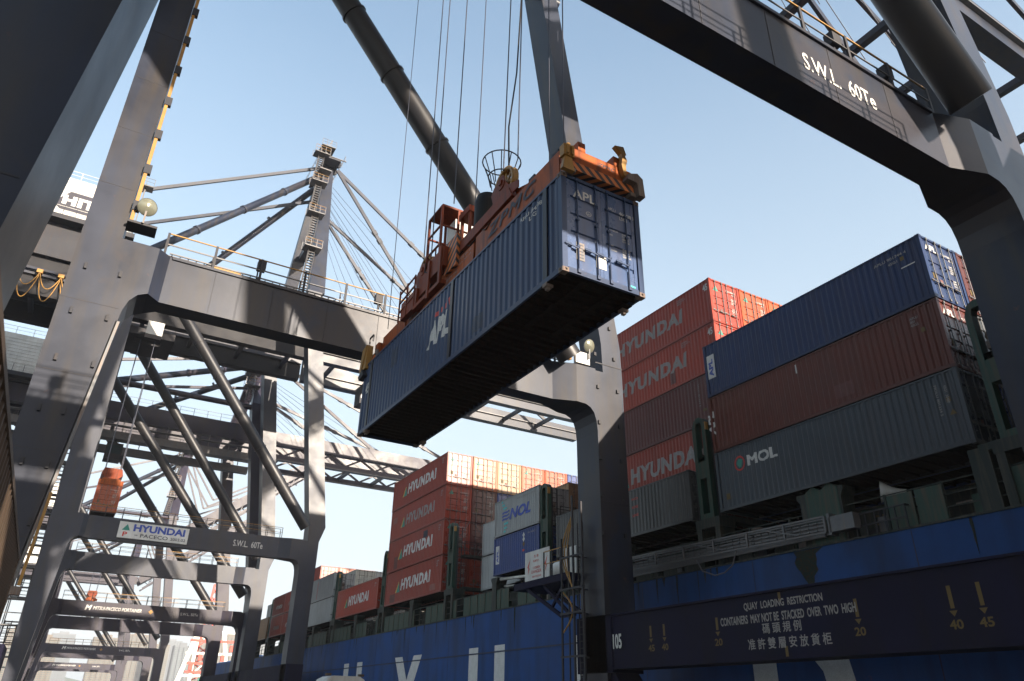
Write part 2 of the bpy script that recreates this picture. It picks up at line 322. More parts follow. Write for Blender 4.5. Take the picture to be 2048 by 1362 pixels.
        # rails on the portal beam
        if near > 1:
            railing(t, (0.3, Y + 0.48, zt), (19.6, Y + 0.48, zt), 11, M['steeld'], M['yellow'], 1.1, split=True)
            railing(t, (0.3, Y + 1.36, zt), (19.6, Y + 1.36, zt), 11, M['steeld'], M['galv'], 1.1)
        elif near:
            railing(t, (0.3, Y + 0.48, zt), (19.6, Y + 0.48, zt), 13, M['steeld'], M['yellow'], 1.1)
            railing(t, (0.3, Y + 1.36, zt), (19.6, Y + 1.36, zt), 13, M['steeld'], M['galv'], 1.1)
    # sill beams, bogies
    for xa, xb in ((22.0, 23.55), (-2.5, -1.2)):
        ym, yM = Y0 - 1.0, Y1 + D + 1.0
        z_a, z_b = (3.45, 5.72) if xa > 0 else (1.35, 3.25)
        m = MB(); m.box(xa, xb, Y0 + D + 0.002, Y1 - 0.002, z_a, z_b); so_ = m.build('sill_beam', M['sill'], t)
        if near > 1 and xa > 0:
            m = MB(); m.box(xa - 0.10, xa - 0.002, Y0 + D + 0.01, Y1 - 0.01, 5.66, 5.74); m.box(xa - 0.10, xa - 0.002, Y0 + D + 0.01, Y1 - 0.01, 3.43, 3.5); m.build('flange', M['sill'], so_)
        for yy in (Y0, Y1):
            m = MB(); m.box(xa - 0.1, xb + 0.1, yy - 0.4, yy + D + 0.4, z_a - 0.15, z_b + 0.03); m.build('leg_foot', M['sill'], t)
            m = MB(); m.prism([(yy - 2.2, 1.1), (yy + D + 2.2, 1.1), (yy + D + 0.3, z_a - 0.151), (yy - 0.3, z_a - 0.151)], 0, xa + 0.1, xb - 0.1)
            for k in range(4):
                yc = yy - 1.9 + k * 1.9; m.tube((xa + 0.3, yc, 0.45), (xb - 0.3, yc, 0.45), 0.42, 14); m.box(xa + 0.15, xb - 0.15, yc - 0.75, yc + 0.75, 0.5, 1.1)
            m.build('bogie', M['sill'], t)
    # twin girders and boom
    gy = cfg['gy']; bx = cfg['boomx']
    for s_, (ya, yb) in enumerate(((gy, gy + 1.2), (gy + 7.8, gy + 9.0))):
        if cfg.get('luff'):
            MB().box(-26, 21.8, ya, yb, zg + (2.3 if cfg.get('truss') else 0), zh).build('girder', st, t)
            dv = Vector((0.8, 0, 0.6)); a = Vector((22.4, ya + 0.6, zg + 3.6)); b = a + dv * 48
            m = MB(); m.bar(a, b, 1.2, 2.2); bm_ = m.build('boom', st, t)
            m = MB(); m.bar(a + Vector((1.5, 0, -2.4)), b + Vector((-1, 0, -2.6)), 0.4, 0.5)
            for k in range(12): c = a + dv * (2 + k * 3.9); m.bar(c, c + dv * 1.9 + Vector((0.7, 0, -2.4)), 0.2); m.bar(c + dv * 1.9 + Vector((0.7, 0, -2.4)), c + dv * 3.9, 0.2)
            m.build('lattice', st, bm_)
            at_ = Vector((21, ya + 0.6, cfg['apex'] - 2)); m = MB()
            for q_, el in ((16, Vector((26.5, ya + 0.6, zg + 10.5))), (36, Vector((28.5, ya + 0.6, zg + 13.0)))):
                m.bar(at_, el, 0.28, 0.4); m.bar(el, a + dv * q_ + Vector((-0.6, 0, 1.1)), 0.28, 0.4)
            m.build('folded_stay', st, t)
            continue
        if cfg.get('truss'):
            zc = zg + 3.2
            m = MB(); m.box(-26, 21.8, ya, yb, zg + 2.3, zh); m.build('girder', st, t)
            m = MB(); m.box(-26, 21.8, ya - 0.5, ya + 0.3, zg + 1.2, zg + 1.32); m.box(-26, 21.8, ya + 0.1, yb - 0.1, zg - 0.6, zg + 0.5)
            for k in range(16): m.bar((-25 + 3 * k, ya, zg + 2.3), (-25 + 3 * k, ya, zg + 0.5), 0.12)
            m.build('walkway', M['galv'], t)
            m = MB(); m.box(22.2, bx, ya, yb, zc - 0.6, zc + 1.5); bm_ = m.build('boom', st, t)
            m = MB(); m.box(22.3, bx - 2, ya + 0.1, yb - 0.1, zg + 0.4, zg + 1.1); m.build('lower_chord', st, bm_)
            m = MB(); x = 23.0; up_ = True
            while x < bx - 3:
                a = (x, ya + 0.6, zc - 0.6); b = (x + 2.6, ya + 0.6, zg + 1.1); c = (x + 5.2, ya + 0.6, zc - 0.6); m.bar(a, b, 0.3, 0.3); m.bar(b, c, 0.3, 0.3); x += 5.2
            m.build('lattice', st, bm_)
            m = MB(); m.box(22.3, bx - 2, ya - 0.35, ya + 0.1, zg + 0.1, zg + 0.28); m.build('walkway', M['galv'], bm_)
        else:
            m = MB(); m.box(-26, 21.8, ya, yb, zg, zh); g_ = m.build('girder', M['girder'] if near < 2 else st, t)
            m = MB(); m.box(-26, 21.8, ya - 0.35, ya - 0.002, zg + 2.3, zg + 2.9); m.build('rail_flange', st, g_)
            m = MB(); m.loft([[(22.2, ya, zg), (22.2, yb, zg), (22.2, yb, zh), (22.2, ya, zh)], [(30, ya, zg), (30, yb, zg), (30, yb, zg + 2.6), (30, ya, zg + 2.6)], [(bx, ya, zg), (bx, yb, zg), (bx, yb, zg + 2.2), (bx, ya, zg + 2.2)]]); bm_ = m.build('boom', st, t)
            m = MB(); m.box(22.4, bx, ya - 0.3, ya - 0.002, zg + 1.2, zg + 1.32); m.build('walkway', M['galv'], bm_)
        railing(t, (-25, ya - 0.02, zh), (21, ya - 0.02, zh), 24, M['steeld'], M['galv'], 1.1, name='girder_railing')
        xx = -24.0; m = MB()
        while xx < bx - 3 and s_ == 0:
            zz = zg + 0.6 if xx > 22 else zg + 1.0
            m.box(xx, xx + 0.5, gy + 1.21, gy + 7.79, zz, zz + 0.5); xx += 6.1
            if near: m.build('cross_member', st, t); m = MB()
        if m.v: m.build('cross_member', st, t)
    # apex tower
    zT = cfg['apex']; ym = (Y0 + Y1 + D) / 2; xt = cfg.get('xt', 19.3)
    pins = []
    for sgn, Yb in ((-1, Y0 + D / 2), (1, Y1 + D / 2)):
        yt = ym + sgn * 1.6; zb = zh + 1.5
        m = MB(); m.loft([[(xt - 1.1, Yb - 0.9, zb), (xt + 0.9, Yb - 0.9, zb), (xt + 0.9, Yb + 0.9, zb), (xt - 1.1, Yb + 0.9, zb)], [(xt + 0.1, yt - 0.6, zT), (xt + 1.7, yt - 0.6, zT), (xt + 1.7, yt + 0.6, zT), (xt + 0.1, yt + 0.6, zT)]])
        m.build('tower_leg', st, t)
        # back stay tubes to the landside legs
        m = MB(); m.tube((xt, yt, zT - 2 - (0.5 if sgn > 0 else 0)), (-1.3, Yb, zh + 0.8), 0.48, 18); bs = m.build('back_stay', M['steel'], t)
        m = MB()
        for k in (0.25, 0.5, 0.75):
            a = Vector((xt, yt, zT - 2)); b = Vector((-1.3, Yb, zh + 0.8)); c = a + (b - a) * k; d = (b - a).normalized(); m.tube(c, c + d * 0.3, 0.58, 18)
        m.build('coupling', st, bs)
        ys = gy + 0.6 if sgn < 0 else gy + 8.4
        pz = zT - 1.0 if sgn < 0 else zT - 5.5
        for bxx, th, in (() if cfg.get('luff') else ((min(bx - 4, 64), 0.5), (44, 0.5))):
            a = Vector((xt + 2.2, yt + sgn * 1.5, pz)); b = Vector((bxx, ys, zg + 2.6)); m = MB(); m.bar(a, b, 0.28, 0.5)
            for k in (0.3, 0.34, 0.66, 0.7):
                c = a + (b - a) * k; m.bar(c, c + (b - a).normalized() * 0.8, 0.5, 0.62)
            m.build('fore_stay', st, t)
        m = MB(); m.bar((xt - 0.2, yt, zT - (0.5 if sgn < 0 else 5)), (-25, ys, zh + 0.4), 0.3, 0.45); m.build('rear_stay', st, t)
    m = MB(); m.box(xt - 0.3, xt + 2.2, ym - 4.5, ym + 4.5, zT - 0.25, zT); m.box(xt + 0.2, xt + 1.5, ym - 1.6, ym + 1.6, zT - 5, zT - 3.6)
    m.box(xt + 0.2, xt + 1.5, ym - 5, ym + 5, zT - 14, zT - 12.9)
    m.build('tower_head', st, t)
    m = MB()
    for k in range(4): m.tube((xt + 2.0, ym - 3 + k * 2, zT + 0.4), (xt + 2.0, ym - 2.6 + k * 2, zT + 0.4), 0.7, 14)
    m.build('sheave', M['steeld'], t)
    for dx in (-1, 2.8):
        railing(t, (xt + dx, ym - 4.5, zT), (xt + dx, ym + 4.5, zT), 7, M['galv'], M['galv'], 1.1, name='platform_railing')
    m = MB(); m.box(xt - 1.2, xt + 3, ym - 4.6, ym - 4.4, zT, zT + 0.1); m.box(xt - 1.2, xt + 0.6, ym - 6.4, ym - 4.6, zT - 4.2, zT - 4.05); m.bar((xt + 0.3, ym - 2, zT + 0.1), (xt + 0.3, ym - 2, zT + 4.2), 0.2)
    m.box(xt - 0.8, xt + 1.4, ym - 3.2, ym - 0.8, zT + 3, zT + 3.12); m.bar((xt + 0.3, ym - 2, zT + 3.1), (xt + 0.9, ym - 2, zT + 5.4), 0.14)
    m.build('platform', M['galv'], t)
    railing(t, (xt - 0.8, ym - 3.2, zT + 3.1), (xt + 1.4, ym - 3.2, zT + 3.1), 4, M['galv'], M['galv'], 1.1, name='platform_railing')
    railing(t, (xt - 0.8, ym - 0.8, zT + 3.1), (xt + 1.4, ym - 0.8, zT + 3.1), 4, M['galv'], M['galv'], 1.1, name='platform_railing')
    # stairs climbing the near tower leg
    if near:
        a = Vector((xt - 0.3, Y0 + 0.6, zh + 1.5)); b = Vector((xt + 0.4, ym - 2.9, zT)); N = 4
        for k in range(N):
            p = a + (b - a) * (k / N); q = a + (b - a) * ((k + 1) / N) ; p = p + Vector((-1.6, -0.6, 0)); q = q + Vector((-1.1, -0.9, 0))
            m = MB(); m.bar(p + Vector((-0.4, 0, 0)), q + Vector((-0.4, 0, 0)), 0.12, 0.25); m.bar(p + Vector((0.4, 0, 0)), q + Vector((0.4, 0, 0)), 0.12, 0.25)
            n_ = int((q - p).length / 0.5)
            for i in range(n_): c = p + (q - p) * (i / n_); m.box(c.x - 0.4, c.x + 0.4, c.y - 0.14, c.y + 0.14, c.z, c.z + 0.06)
            m.bar(p + Vector((-0.45, 0, 1)), q + Vector((-0.45, 0, 1)), 0.07); m.bar(p + Vector((0.45, 0, 1)), q + Vector((0.45, 0, 1)), 0.07)
            m.build('stair', M['galv'], t)
            m = MB(); m.box(q.x - 1.3, q.x + 1.0, q.y - 1.2, q.y + 0.5, q.z - 0.12, q.z); pl = m.build('landing', M['galv'], t)
            railing(t, (q.x - 1.3, q.y - 1.2, q.z), (q.x + 1.0, q.y - 1.2, q.z), 4, M['galv'], M['yellow'], 1.1, name='platform_railing')
            railing(t, (q.x - 1.3, q.y + 0.5, q.z), (q.x + 1.0, q.y + 0.5, q.z), 4, M['galv'], M['galv'], 1.1, name='platform_railing')
    # machinery house
    mz = zh + (5.4 if not cfg.get('truss') else 1.2)
    mh = MB().box(-21, -3.6, gy - 0.9, gy + 9.4, mz, mz + 5.7).build('machinery_house', M['white'], t)
    m = MB()
    for k in range(10): z = mz + 0.4 + k * 0.5; m.box(-20.9, -3.7, gy - 0.94, gy - 0.902, z, z + 0.12)
    m.build('siding_strip', M['white'], mh)
    m = MB(); m.box(-22.5, -2.8, gy - 2.0, gy - 0.9, mz - 0.4, mz - 0.2); m.box(-22.5, -2.8, gy - 2.0, gy + 10, mz - 0.8, mz - 0.4)
    for x in (-20, -14, -8, -4):
        for y in (gy - 0.5, gy + 8.6): m.box(x, x + 0.5, y, y + 0.5, zh, mz - 0.8)
    m.box(-22.0, -3.2, gy - 0.6, gy + 9.2, zh + 0.01, mz - 0.81)
    m.build('house_deck', M['steeld'], t)
    railing(t, (-22.5, gy - 1.95, mz - 0.2), (-2.8, gy - 1.95, mz - 0.2), 16, M['steeld'], M['white'], 1.1, name='platform_railing')
    railing(t, (-20.9, gy - 0.85, mz + 5.7), (-3.7, gy - 0.85, mz + 5.7), 9, M['white'], M['white'], 1.1, name='roof_railing')
    # hoist ropes running from the tower head to the boom tip
    m = MB()
    for k in range(0 if cfg.get('luff') else 6):
        m.tube((xt + 2, ym - 2.5 + k, zT - 4), (bx - 18 - k * 2.5, gy + 1 + k * 1.4, zg + 2.3), 0.035, 4, cap=False)
        m.tube((xt + 2, ym - 2.5 + k, zT - 8), (bx - 30 - k * 1.5, gy + 1 + k * 1.4, zg + 2.3), 0.03, 4, cap=False)
    if m.v: m.build('boom_rope', M['rope'], t)
    # landside stair tower outside the leg
    m = MB(); zz = 3.0; side = 1
    while zz < zg and near == 1:
        a = (-4.8, Y0 + 3, zz) if side > 0 else (-3.2, Y0 + 6, zz); b = (-4.8, Y0 + 6, zz + 2.6) if side > 0 else (-3.2, Y0 + 3, zz + 2.6)
        for dx in (-0.35, 0.35): m.bar((a[0] + dx, a[1], a[2]), (b[0] + dx, b[1], b[2]), 0.1, 0.2)
        for i in range(8): f_ = i / 8; m.box(a[0] - 0.35, a[0] + 0.35, a[1] + (b[1] - a[1]) * f_ - 0.1, a[1] + (b[1] - a[1]) * f_ + 0.1, zz + 2.6 * f_, zz + 2.6 * f_ + 0.05)
        m.box(-5.3, -2.75, b[1] - 0.5, b[1] + 0.5, zz + 2.5, zz + 2.6); m.bar((-5.3, b[1] - 0.5, zz + 3.6), (-2.75, b[1] - 0.5, zz + 3.6), 0.06)
        zz += 2.6; side = -side
    if m.v:
        for x in (-5.3,):
            for y in (Y0 + 2.5, Y0 + 6.5): m.bar((x, y, 3), (x, y, zg), 0.12)
        m.build('stair_tower', M['galv'], t)
    return t
ZP = dict(zs=16.1, zt=18.25, zg=43.4, zh=48.3, tube=(19.95, 18.2), slope=0.803, boomx=68, apex=77)
HP = dict(zs=16.3, zt=18.5, zg=43.4, zh=48.3, tube=(21.9, 19.7), slope=0.787, boomx=70, apex=78.2, mat='steel3', lsx=-0.5, ulw=1.9)
MP = dict(zs=11.5, zt=13.25, zg=36.8, zh=41.7, tube=(21.6, 15.2), slope=0.83, boomx=66, apex=55.5, truss=True, mat='steel2', lsx=-0.5, ulw=1.8)
cranes = {}
def mk(key, base, **k):
    c = dict(base); c.update(k); cranes[key] = crane(c); return cranes[key]
own = mk('own', ZP, Y0=7.75, Y1=28.87, gy=13.3, zg=41.0, zh=45.9, detail=2, label='dark grey crane nearest the camera, straddling the view and lifting the hanging blue container')
prev = mk('prev', ZP, luff=True, tube=(21.8, 20.3), tube0=(19.95, 18.2), Y0=-24.9, Y1=-0.35, gy=-15, detail=1, label='dark grey crane behind the camera, mostly outside the frame')
c1 = mk('c1', HP, Y0=83.83, Y1=106.4, gy=90.5, detail=1, label='second grey crane down the quay, with a white nameplate on its portal beam')
c2 = mk('c2', MP, Y0=110.28, Y1=131.87, gy=116.9, detail=1, label='violet-grey crane just behind the nameplate crane, its lattice boom over the ship')
c3 = mk('c3', MP, luff=True, apex=62, Y0=197, Y1=219, gy=203.5, detail=1, label='third crane down the quay, its low portal framing pale tower blocks')
c4 = mk('c4', MP, luff=True, apex=60, Y0=289, Y1=311, gy=296, detail=0, label='smallest and farthest violet-grey crane at the bottom left of the photo')

m = MB(); m.box(-0.5, 1.9, -1.6, 0.6, 6.5, 21); m.build('shade_block', M['steel'], prev)  # unseen block added behind the camera to shade the nearest landside leg
def swl(t, Y, x, z, w_=3.1, h=0.78, s='S.W.L.  60Te'):
    place(text_mesh(s, w_, h, bold=0.022), M['mark'], t, (x, Y, z), FY)
swl(own, 8.17 - 0.012, 13.35, 16.72, 2.95, 0.60)
swl(own, 29.29 - 0.012, 13.35, 16.9, 2.95, 0.60)
swl(c1, 84.25 - 0.012, 14.6, 17.05, 3.1, 0.66)
# nameplate on the second crane
sg = B('nameplate', M['white'], c1, 3.4, 10.0, 84.12, 84.24, 16.62, 18.22)
place(text_mesh('HYUNDAI', 4.9, 0.72, 0.0, 0.08), M['logob'], sg, (4.75, 84.11, 17.35), FY)
place(text_mesh('PACECO', 2.6, 0.36, 0.0, 0.02), M['darkm'], sg, (5.5, 84.11, 16.82), FY)
place(text_mesh('-', 0.3, 0.06), M['darkm'], sg, (4.95, 84.11, 16.97), FY)
place(text_mesh('2003.02', 1.45, 0.28), M['darkm'], sg, (8.35, 84.11, 16.84), FY)
place(flat(((0, 0), (0.75, 0), (0.45, 0.62))), M['teal'], sg, (3.7, 84.11, 17.38), FY, 'emblem')
place(text_mesh('P', 0.42, 0.45, 0, 0.05), M['logor'], sg, (3.85, 84.11, 16.78), FY, 'emblem')
for t_, Y in ((c2, 110.28), (c3, 197), (c4, 289)):
    yy = Y + 0.42 - 0.012
    place(text_mesh('MITSUI-PACECO PORTAINER', 5.6, 0.42, 0.2, 0.03), M['mark'], t_, (3.9, yy, 12.28), FY)
    place(text_mesh('M', 0.75, 0.6, 0.2, 0.08), M['mark'], t_, (3.0, yy, 12.2), FY)
    place(flat(((0.3, 0), (0.6, 0.3), (0.3, 0.6), (0, 0.3))), M['yellow'], t_, (10.3, yy, 12.15), FY, 'emblem')
    place(text_mesh('S.W.L. 50Te', 2.2, 0.34, 0, 0.03), M['mark'], t_, (14.2, yy, 12.3), FY)
# house sign on the second crane
yy = 90.5 - 0.96
hs_ = place(flat(((0, 0.3), (0, 0.9), (1.2, 2.5), (6.8, 2.5), (8.0, 1.4), (8.0, 0.3), (7.0, -0.2), (0.6, -0.2))), M['darkm'], c1, (-11.9, yy, 54.95), FY, 'house_sign')
place(text_mesh('HIT', 3.6, 1.35, 0, 0.12, 1.1), M['white'], c1, (-11.3, yy - 0.03, 55.5), FY)

# sill markings of the nearest crane
FXs = 21.985
def xl(s, y, z, w_, h, m='markg', parent=own, x=FXs, bold=0.05, **k): return place(text_mesh(s, w_, h, bold=bold, **k), M[m], parent, (x, y, z), FX)
xl('QUAY  LOADING  RESTRICTION', 20.5, 5.12, 3.5, 0.30, bold=0.05)
xl('CONTAINERS  MAY NOT BE  STACKED  OVER  TWO  HIGH', 21.75, 4.70, 5.95, 0.30)
xl('碼 頭 規 例', 19.75, 4.30, 1.72, 0.36, bold=0.03)
xl('准 許 雙 層 安 放 貨 柜', 20.5, 3.80, 3.6, 0.38, bold=0.03)
for y, s, h in ((25.85, '45', 0.45), (25.0, '40', 0.45), (21.95, '20', 0.45), (15.8, '20', 0.55), (12.7, '40', 0.62), (11.85, '45', 0.62)):
    place(flat(((0, 0), (0.12, 0), (0.12, h), (0, h)), 'bar'), M['yelm'], own, (FXs, y + 0.06, 4.82 - h * 0.5), FX, 'position_mark')
    place(flat(((0, 0.16), (0.24, 0.16), (0.12, 0)), 'arrow'), M['yelm'], own, (FXs, y + 0.12, 4.60 - h * 0.5), FX, 'position_mark')
    xl(s, y + 0.2, 4.26 - h * 0.5, 0.40, 0.26, 'yelm')
for z in (5.3, 3.52): place(flat(((0, 0), (0.12, 0), (0.12, 0.33), (0, 0.33)), 'bar2'), M['yelm'], own, (FXs, 18.85, z), FX, 'position_mark')
xl('105', 28.35, 4.25, 0.62, 0.62, 'mark', x=21.885)

# details on the nearest crane: conduit with clips, floodlights, ladders
m = MB(); m.bar((-1.18, 28.80, 19.0), (-1.18, 28.80, 40), 0.13, 0.13); cdt = m.build('yellow_conduit', M['yellow'], own)
m = MB()
for k in range(11): z = 19.6 + k * 1.9; m.box(-1.27, -1.0, 28.70, 28.90, z, z + 0.45); m.build('clip', M['steeld'], cdt); m = MB()
MB().bar((-1.1, 28.75, 8.0), (-1.22, 28.7, 5.0), 0.09).build('lower_conduit', M['yellow'], own)
MB().box(-1.42, -1.12, 28.5, 28.86, 4.7, 4.95).build('junction_box', M['cast'], own)
m = MB(); m.bar((-0.63, 28.92, 14.7), (-1.55, 28.92, 3.5), 0.14, 0.10); m.build('edge_pipe', M['galv'], own)
def flood(parent, x, y, z, face=(0.15, -1, -0.35)):
    d = Vector(face).normalized(); c = Vector((x, y, z))
    m = MB(); m.lathe(c - d * 0.3, d, [(0.001, 0), (0.15, 0.02), (0.32, 0.2), (0.38, 0.31)], 20); m.bar(c, c + Vector((0, 0.05, -0.75)), 0.07); fl = m.build('floodlight', M['galv'], parent)
    m = MB(); m.lathe(c - d * 0.0, d, [(0.37, 0.0), (0.30, 0.07), (0.001, 0.10)], 20); m.build('lens', M['glass'], fl)
flood(own, 21.35, 28.6, 19.35); flood(own, -0.75, 28.5, 19.75); flood(own, 20.3, 7.9, 19.6)
m = MB(); m.box(-1.3, -0.2, 28.6, 29.4, 18.95, 19.05); m.build('lamp_bracket', M['steeld'], own)
m = MB(); m.box(20.55, 21.45, 28.75, 28.95, 18.28, 18.95); m.build('control_cabinet', M['white'], own)
m = MB(); m.path([(19.2, 29.0, 18.3), (19.2, 29.0, 19.0), (19.4, 29.0, 19.3), (20.2, 29.0, 19.3), (20.4, 29.0, 19.1), (20.4, 29.0, 18.5), (20.2, 29.0, 18.4)], 0.05, 8); m.build('grab_hoop', M['yellow'], own)
for Yk in (7.75, 28.87):
    m = MB(); a = (6.0, Yk + 0.72, 18.45); b = (20.0, Yk + 0.72, 18.45)
    m.bar((0.5, Yk + 0.60, 18.5), (20, Yk + 0.60, 18.5), 0.05); m.bar((0.5, Yk + 1.15, 18.5), (20, Yk + 1.15, 18.5), 0.05)
    for k in range(60): x = 0.6 + k * 0.32; m.bar((x, Yk + 0.60, 18.5), (x, Yk + 1.15, 18.5), 0.035)
    m.build('cable_tray', M['galv'], own)
# climbing gear at the far waterside leg: caged ladder, platform with sign
m = MB(); ladder(m, (21.55, 30.2, 1.0), (21.55, 30.2, 10.2), 0.42, (0, 1, 0)); m.bar((21.1, 30.2, 1), (21.1, 30.2, 11.5), 0.09); m.bar((21.0, 29.3, 1), (21.0, 29.3, 11.0), 0.08); m.bar((21.1, 31.2, 1), (21.1, 31.2, 9.5), 0.07); m.bar((21.2, 30.75, 1.0), (21.2, 30.75, 9.0), 0.06)
for z in (2.6, 4.0, 5.9, 7.0, 8.5): m.bar((21.0, 29.2, z), (21.0, 31.2, z), 0.08); m.bar((21.0, 30.2, z), (21.9, 30.2, z), 0.07)
m.build('ladder', M['steeld'], own)
m = MB(); m.box(21.3, 23.4, 31.0, 36.2, 7.55, 7.9); m.bar((21.5, 35.0, 7.5), (21.5, 31.8, 5.9), 0.16); m.bar((23.2, 35.0, 7.5), (23.2, 31.8, 5.9), 0.16); m.bar((21.5, 33.4, 7.5), (21.5, 30.9, 5.8), 0.14)
m.bar((21.5, 31.8, 5.9), (21.5, 30.7, 5.9), 0.14); m.bar((21.5, 31.6, 7.4), (21.5, 32.8, 6.3), 0.12); m.bar((23.2, 31.8, 5.9), (23.2, 30.7, 5.9), 0.14)
m.build('side_platform', M['sill'], own)
m = MB(); m.tube((22.2, 32.4, 8.35), (22.2, 33.2, 8.35), 0.42, 18); m.box(22.0, 23.0, 31.2, 32.3, 7.9, 9.3); m.build('motor_drum', M['white'], own)
ro = railing(own, (21.4, 31.0, 7.9), (21.4, 33.3, 7.9), 4, M['steeld'], M['yellow'], 1.3)
railing(own, (23.3, 31.0, 7.9), (23.3, 36.1, 7.9), 5, M['steeld'], M['steeld'], 1.2)
m = MB()
for k in range(3):
    pts = [(21.2, 30.4 + 0.9 * math.sin(a_ / 9 * math.pi) * (0.5 + k * 0.25), 10.3 + k * 0.1 - a_ * 0.38) for a_ in range(10)]; m.path(pts, 0.035, 5)
pts = [(21.15, 31.0 - 0.9 * math.sin(a_ / 9 * math.pi) + 0.3, 7.0 - a_ * 0.22) for a_ in range(10)]; m.path(pts, 0.04, 5)
m.build('yellow_hoop', M['yellow'], own)
sgn = B('danger_sign', M['white'], own, 21.86, 21.9, 33.48, 35.95, 8.03, 9.6)
for s, y, z, w_, h in (('危  險', 35.0, 9.22, 0.45, 0.16), ('高 壓 電 力', 35.08, 8.98, 0.6, 0.13), ('11000V', 35.1, 8.62, 0.75, 0.14), ('DANGER', 35.25, 8.40, 0.98, 0.17), ('HIGH VOLTAGE', 35.2, 8.18, 0.9, 0.10)):
    place(text_mesh(s, w_, h, bold=0.02), M['logor'], sgn, (21.852, y, z), FX)
for y in (35.75, 34.0): place(flat(((0.12, 0), (0.30, 0.36), (0.20, 0.40), (0.36, 0.85), (0.06, 0.42), (0.17, 0.37)), 'bolt'), M['logor'], sgn, (21.852, y, 8.35), FX, 'bolt_symbol')

m = MB(); m.box(2.2, 3.4, 29.4, 29.9, 18.27, 18.42); m.box(13.6, 14.7, 29.4, 29.8, 18.27, 18.4); m.build('timber_board', M['yellow'], own)
m = MB()
for yk in (7.75, 28.87):
    for x in (4.0, 9.5, 15.2, 17.6): m.box(x, x + 0.35, yk + 0.5, yk + 0.8, 18.9, 19.35); m.bar((x + 0.17, yk + 0.65, 18.25), (x + 0.17, yk + 0.65, 18.9), 0.05)
m.build('junction_box', M['steeld'], own)
# festoon cables under the second crane's girder
for k in range(5):
    x0 = -17.4 + 2.15 * k; m = MB()
    for dy, dep in ((0, 1.9), (0.25, 3.4)):
        pts = []
        for i in range(13): s_ = i / 12; pts.append((x0 + 2.15 * s_, 89.7 + dy, 45.9 - dep * (1 - (2 * s_ - 1) ** 2)))
        m.path(pts, 0.055, 6)
    m.box(x0 - 0.35, x0 + 0.25, 89.55, 90.1, 45.8, 46.25)
    m.build('festoon_cable', M['yellow'], c1)
m = MB(); m.bar((-26, 89.8, 46.3), (2, 89.8, 46.3), 0.18, 0.3); m.build("festoon_rail", M["steel"], c1)
m = MB(); m.bar((-3.2, 90, 48.3), (-3.2, 90, 61.5), 0.16); m.box(-4.1, -2.3, 89.3, 90.7, 61.4, 61.55); ladder(m, (-4.0, 89.6, 49), (-4.0, 89.6, 63), 0.5, (1, 0, 0)); m.build('lamp_mast', M['galv'], c1)
railing(c1, (-4.1, 89.3, 61.5), (-2.3, 89.3, 61.5), 3, M['galv'], M['galv'], 1.1, name='platform_railing')

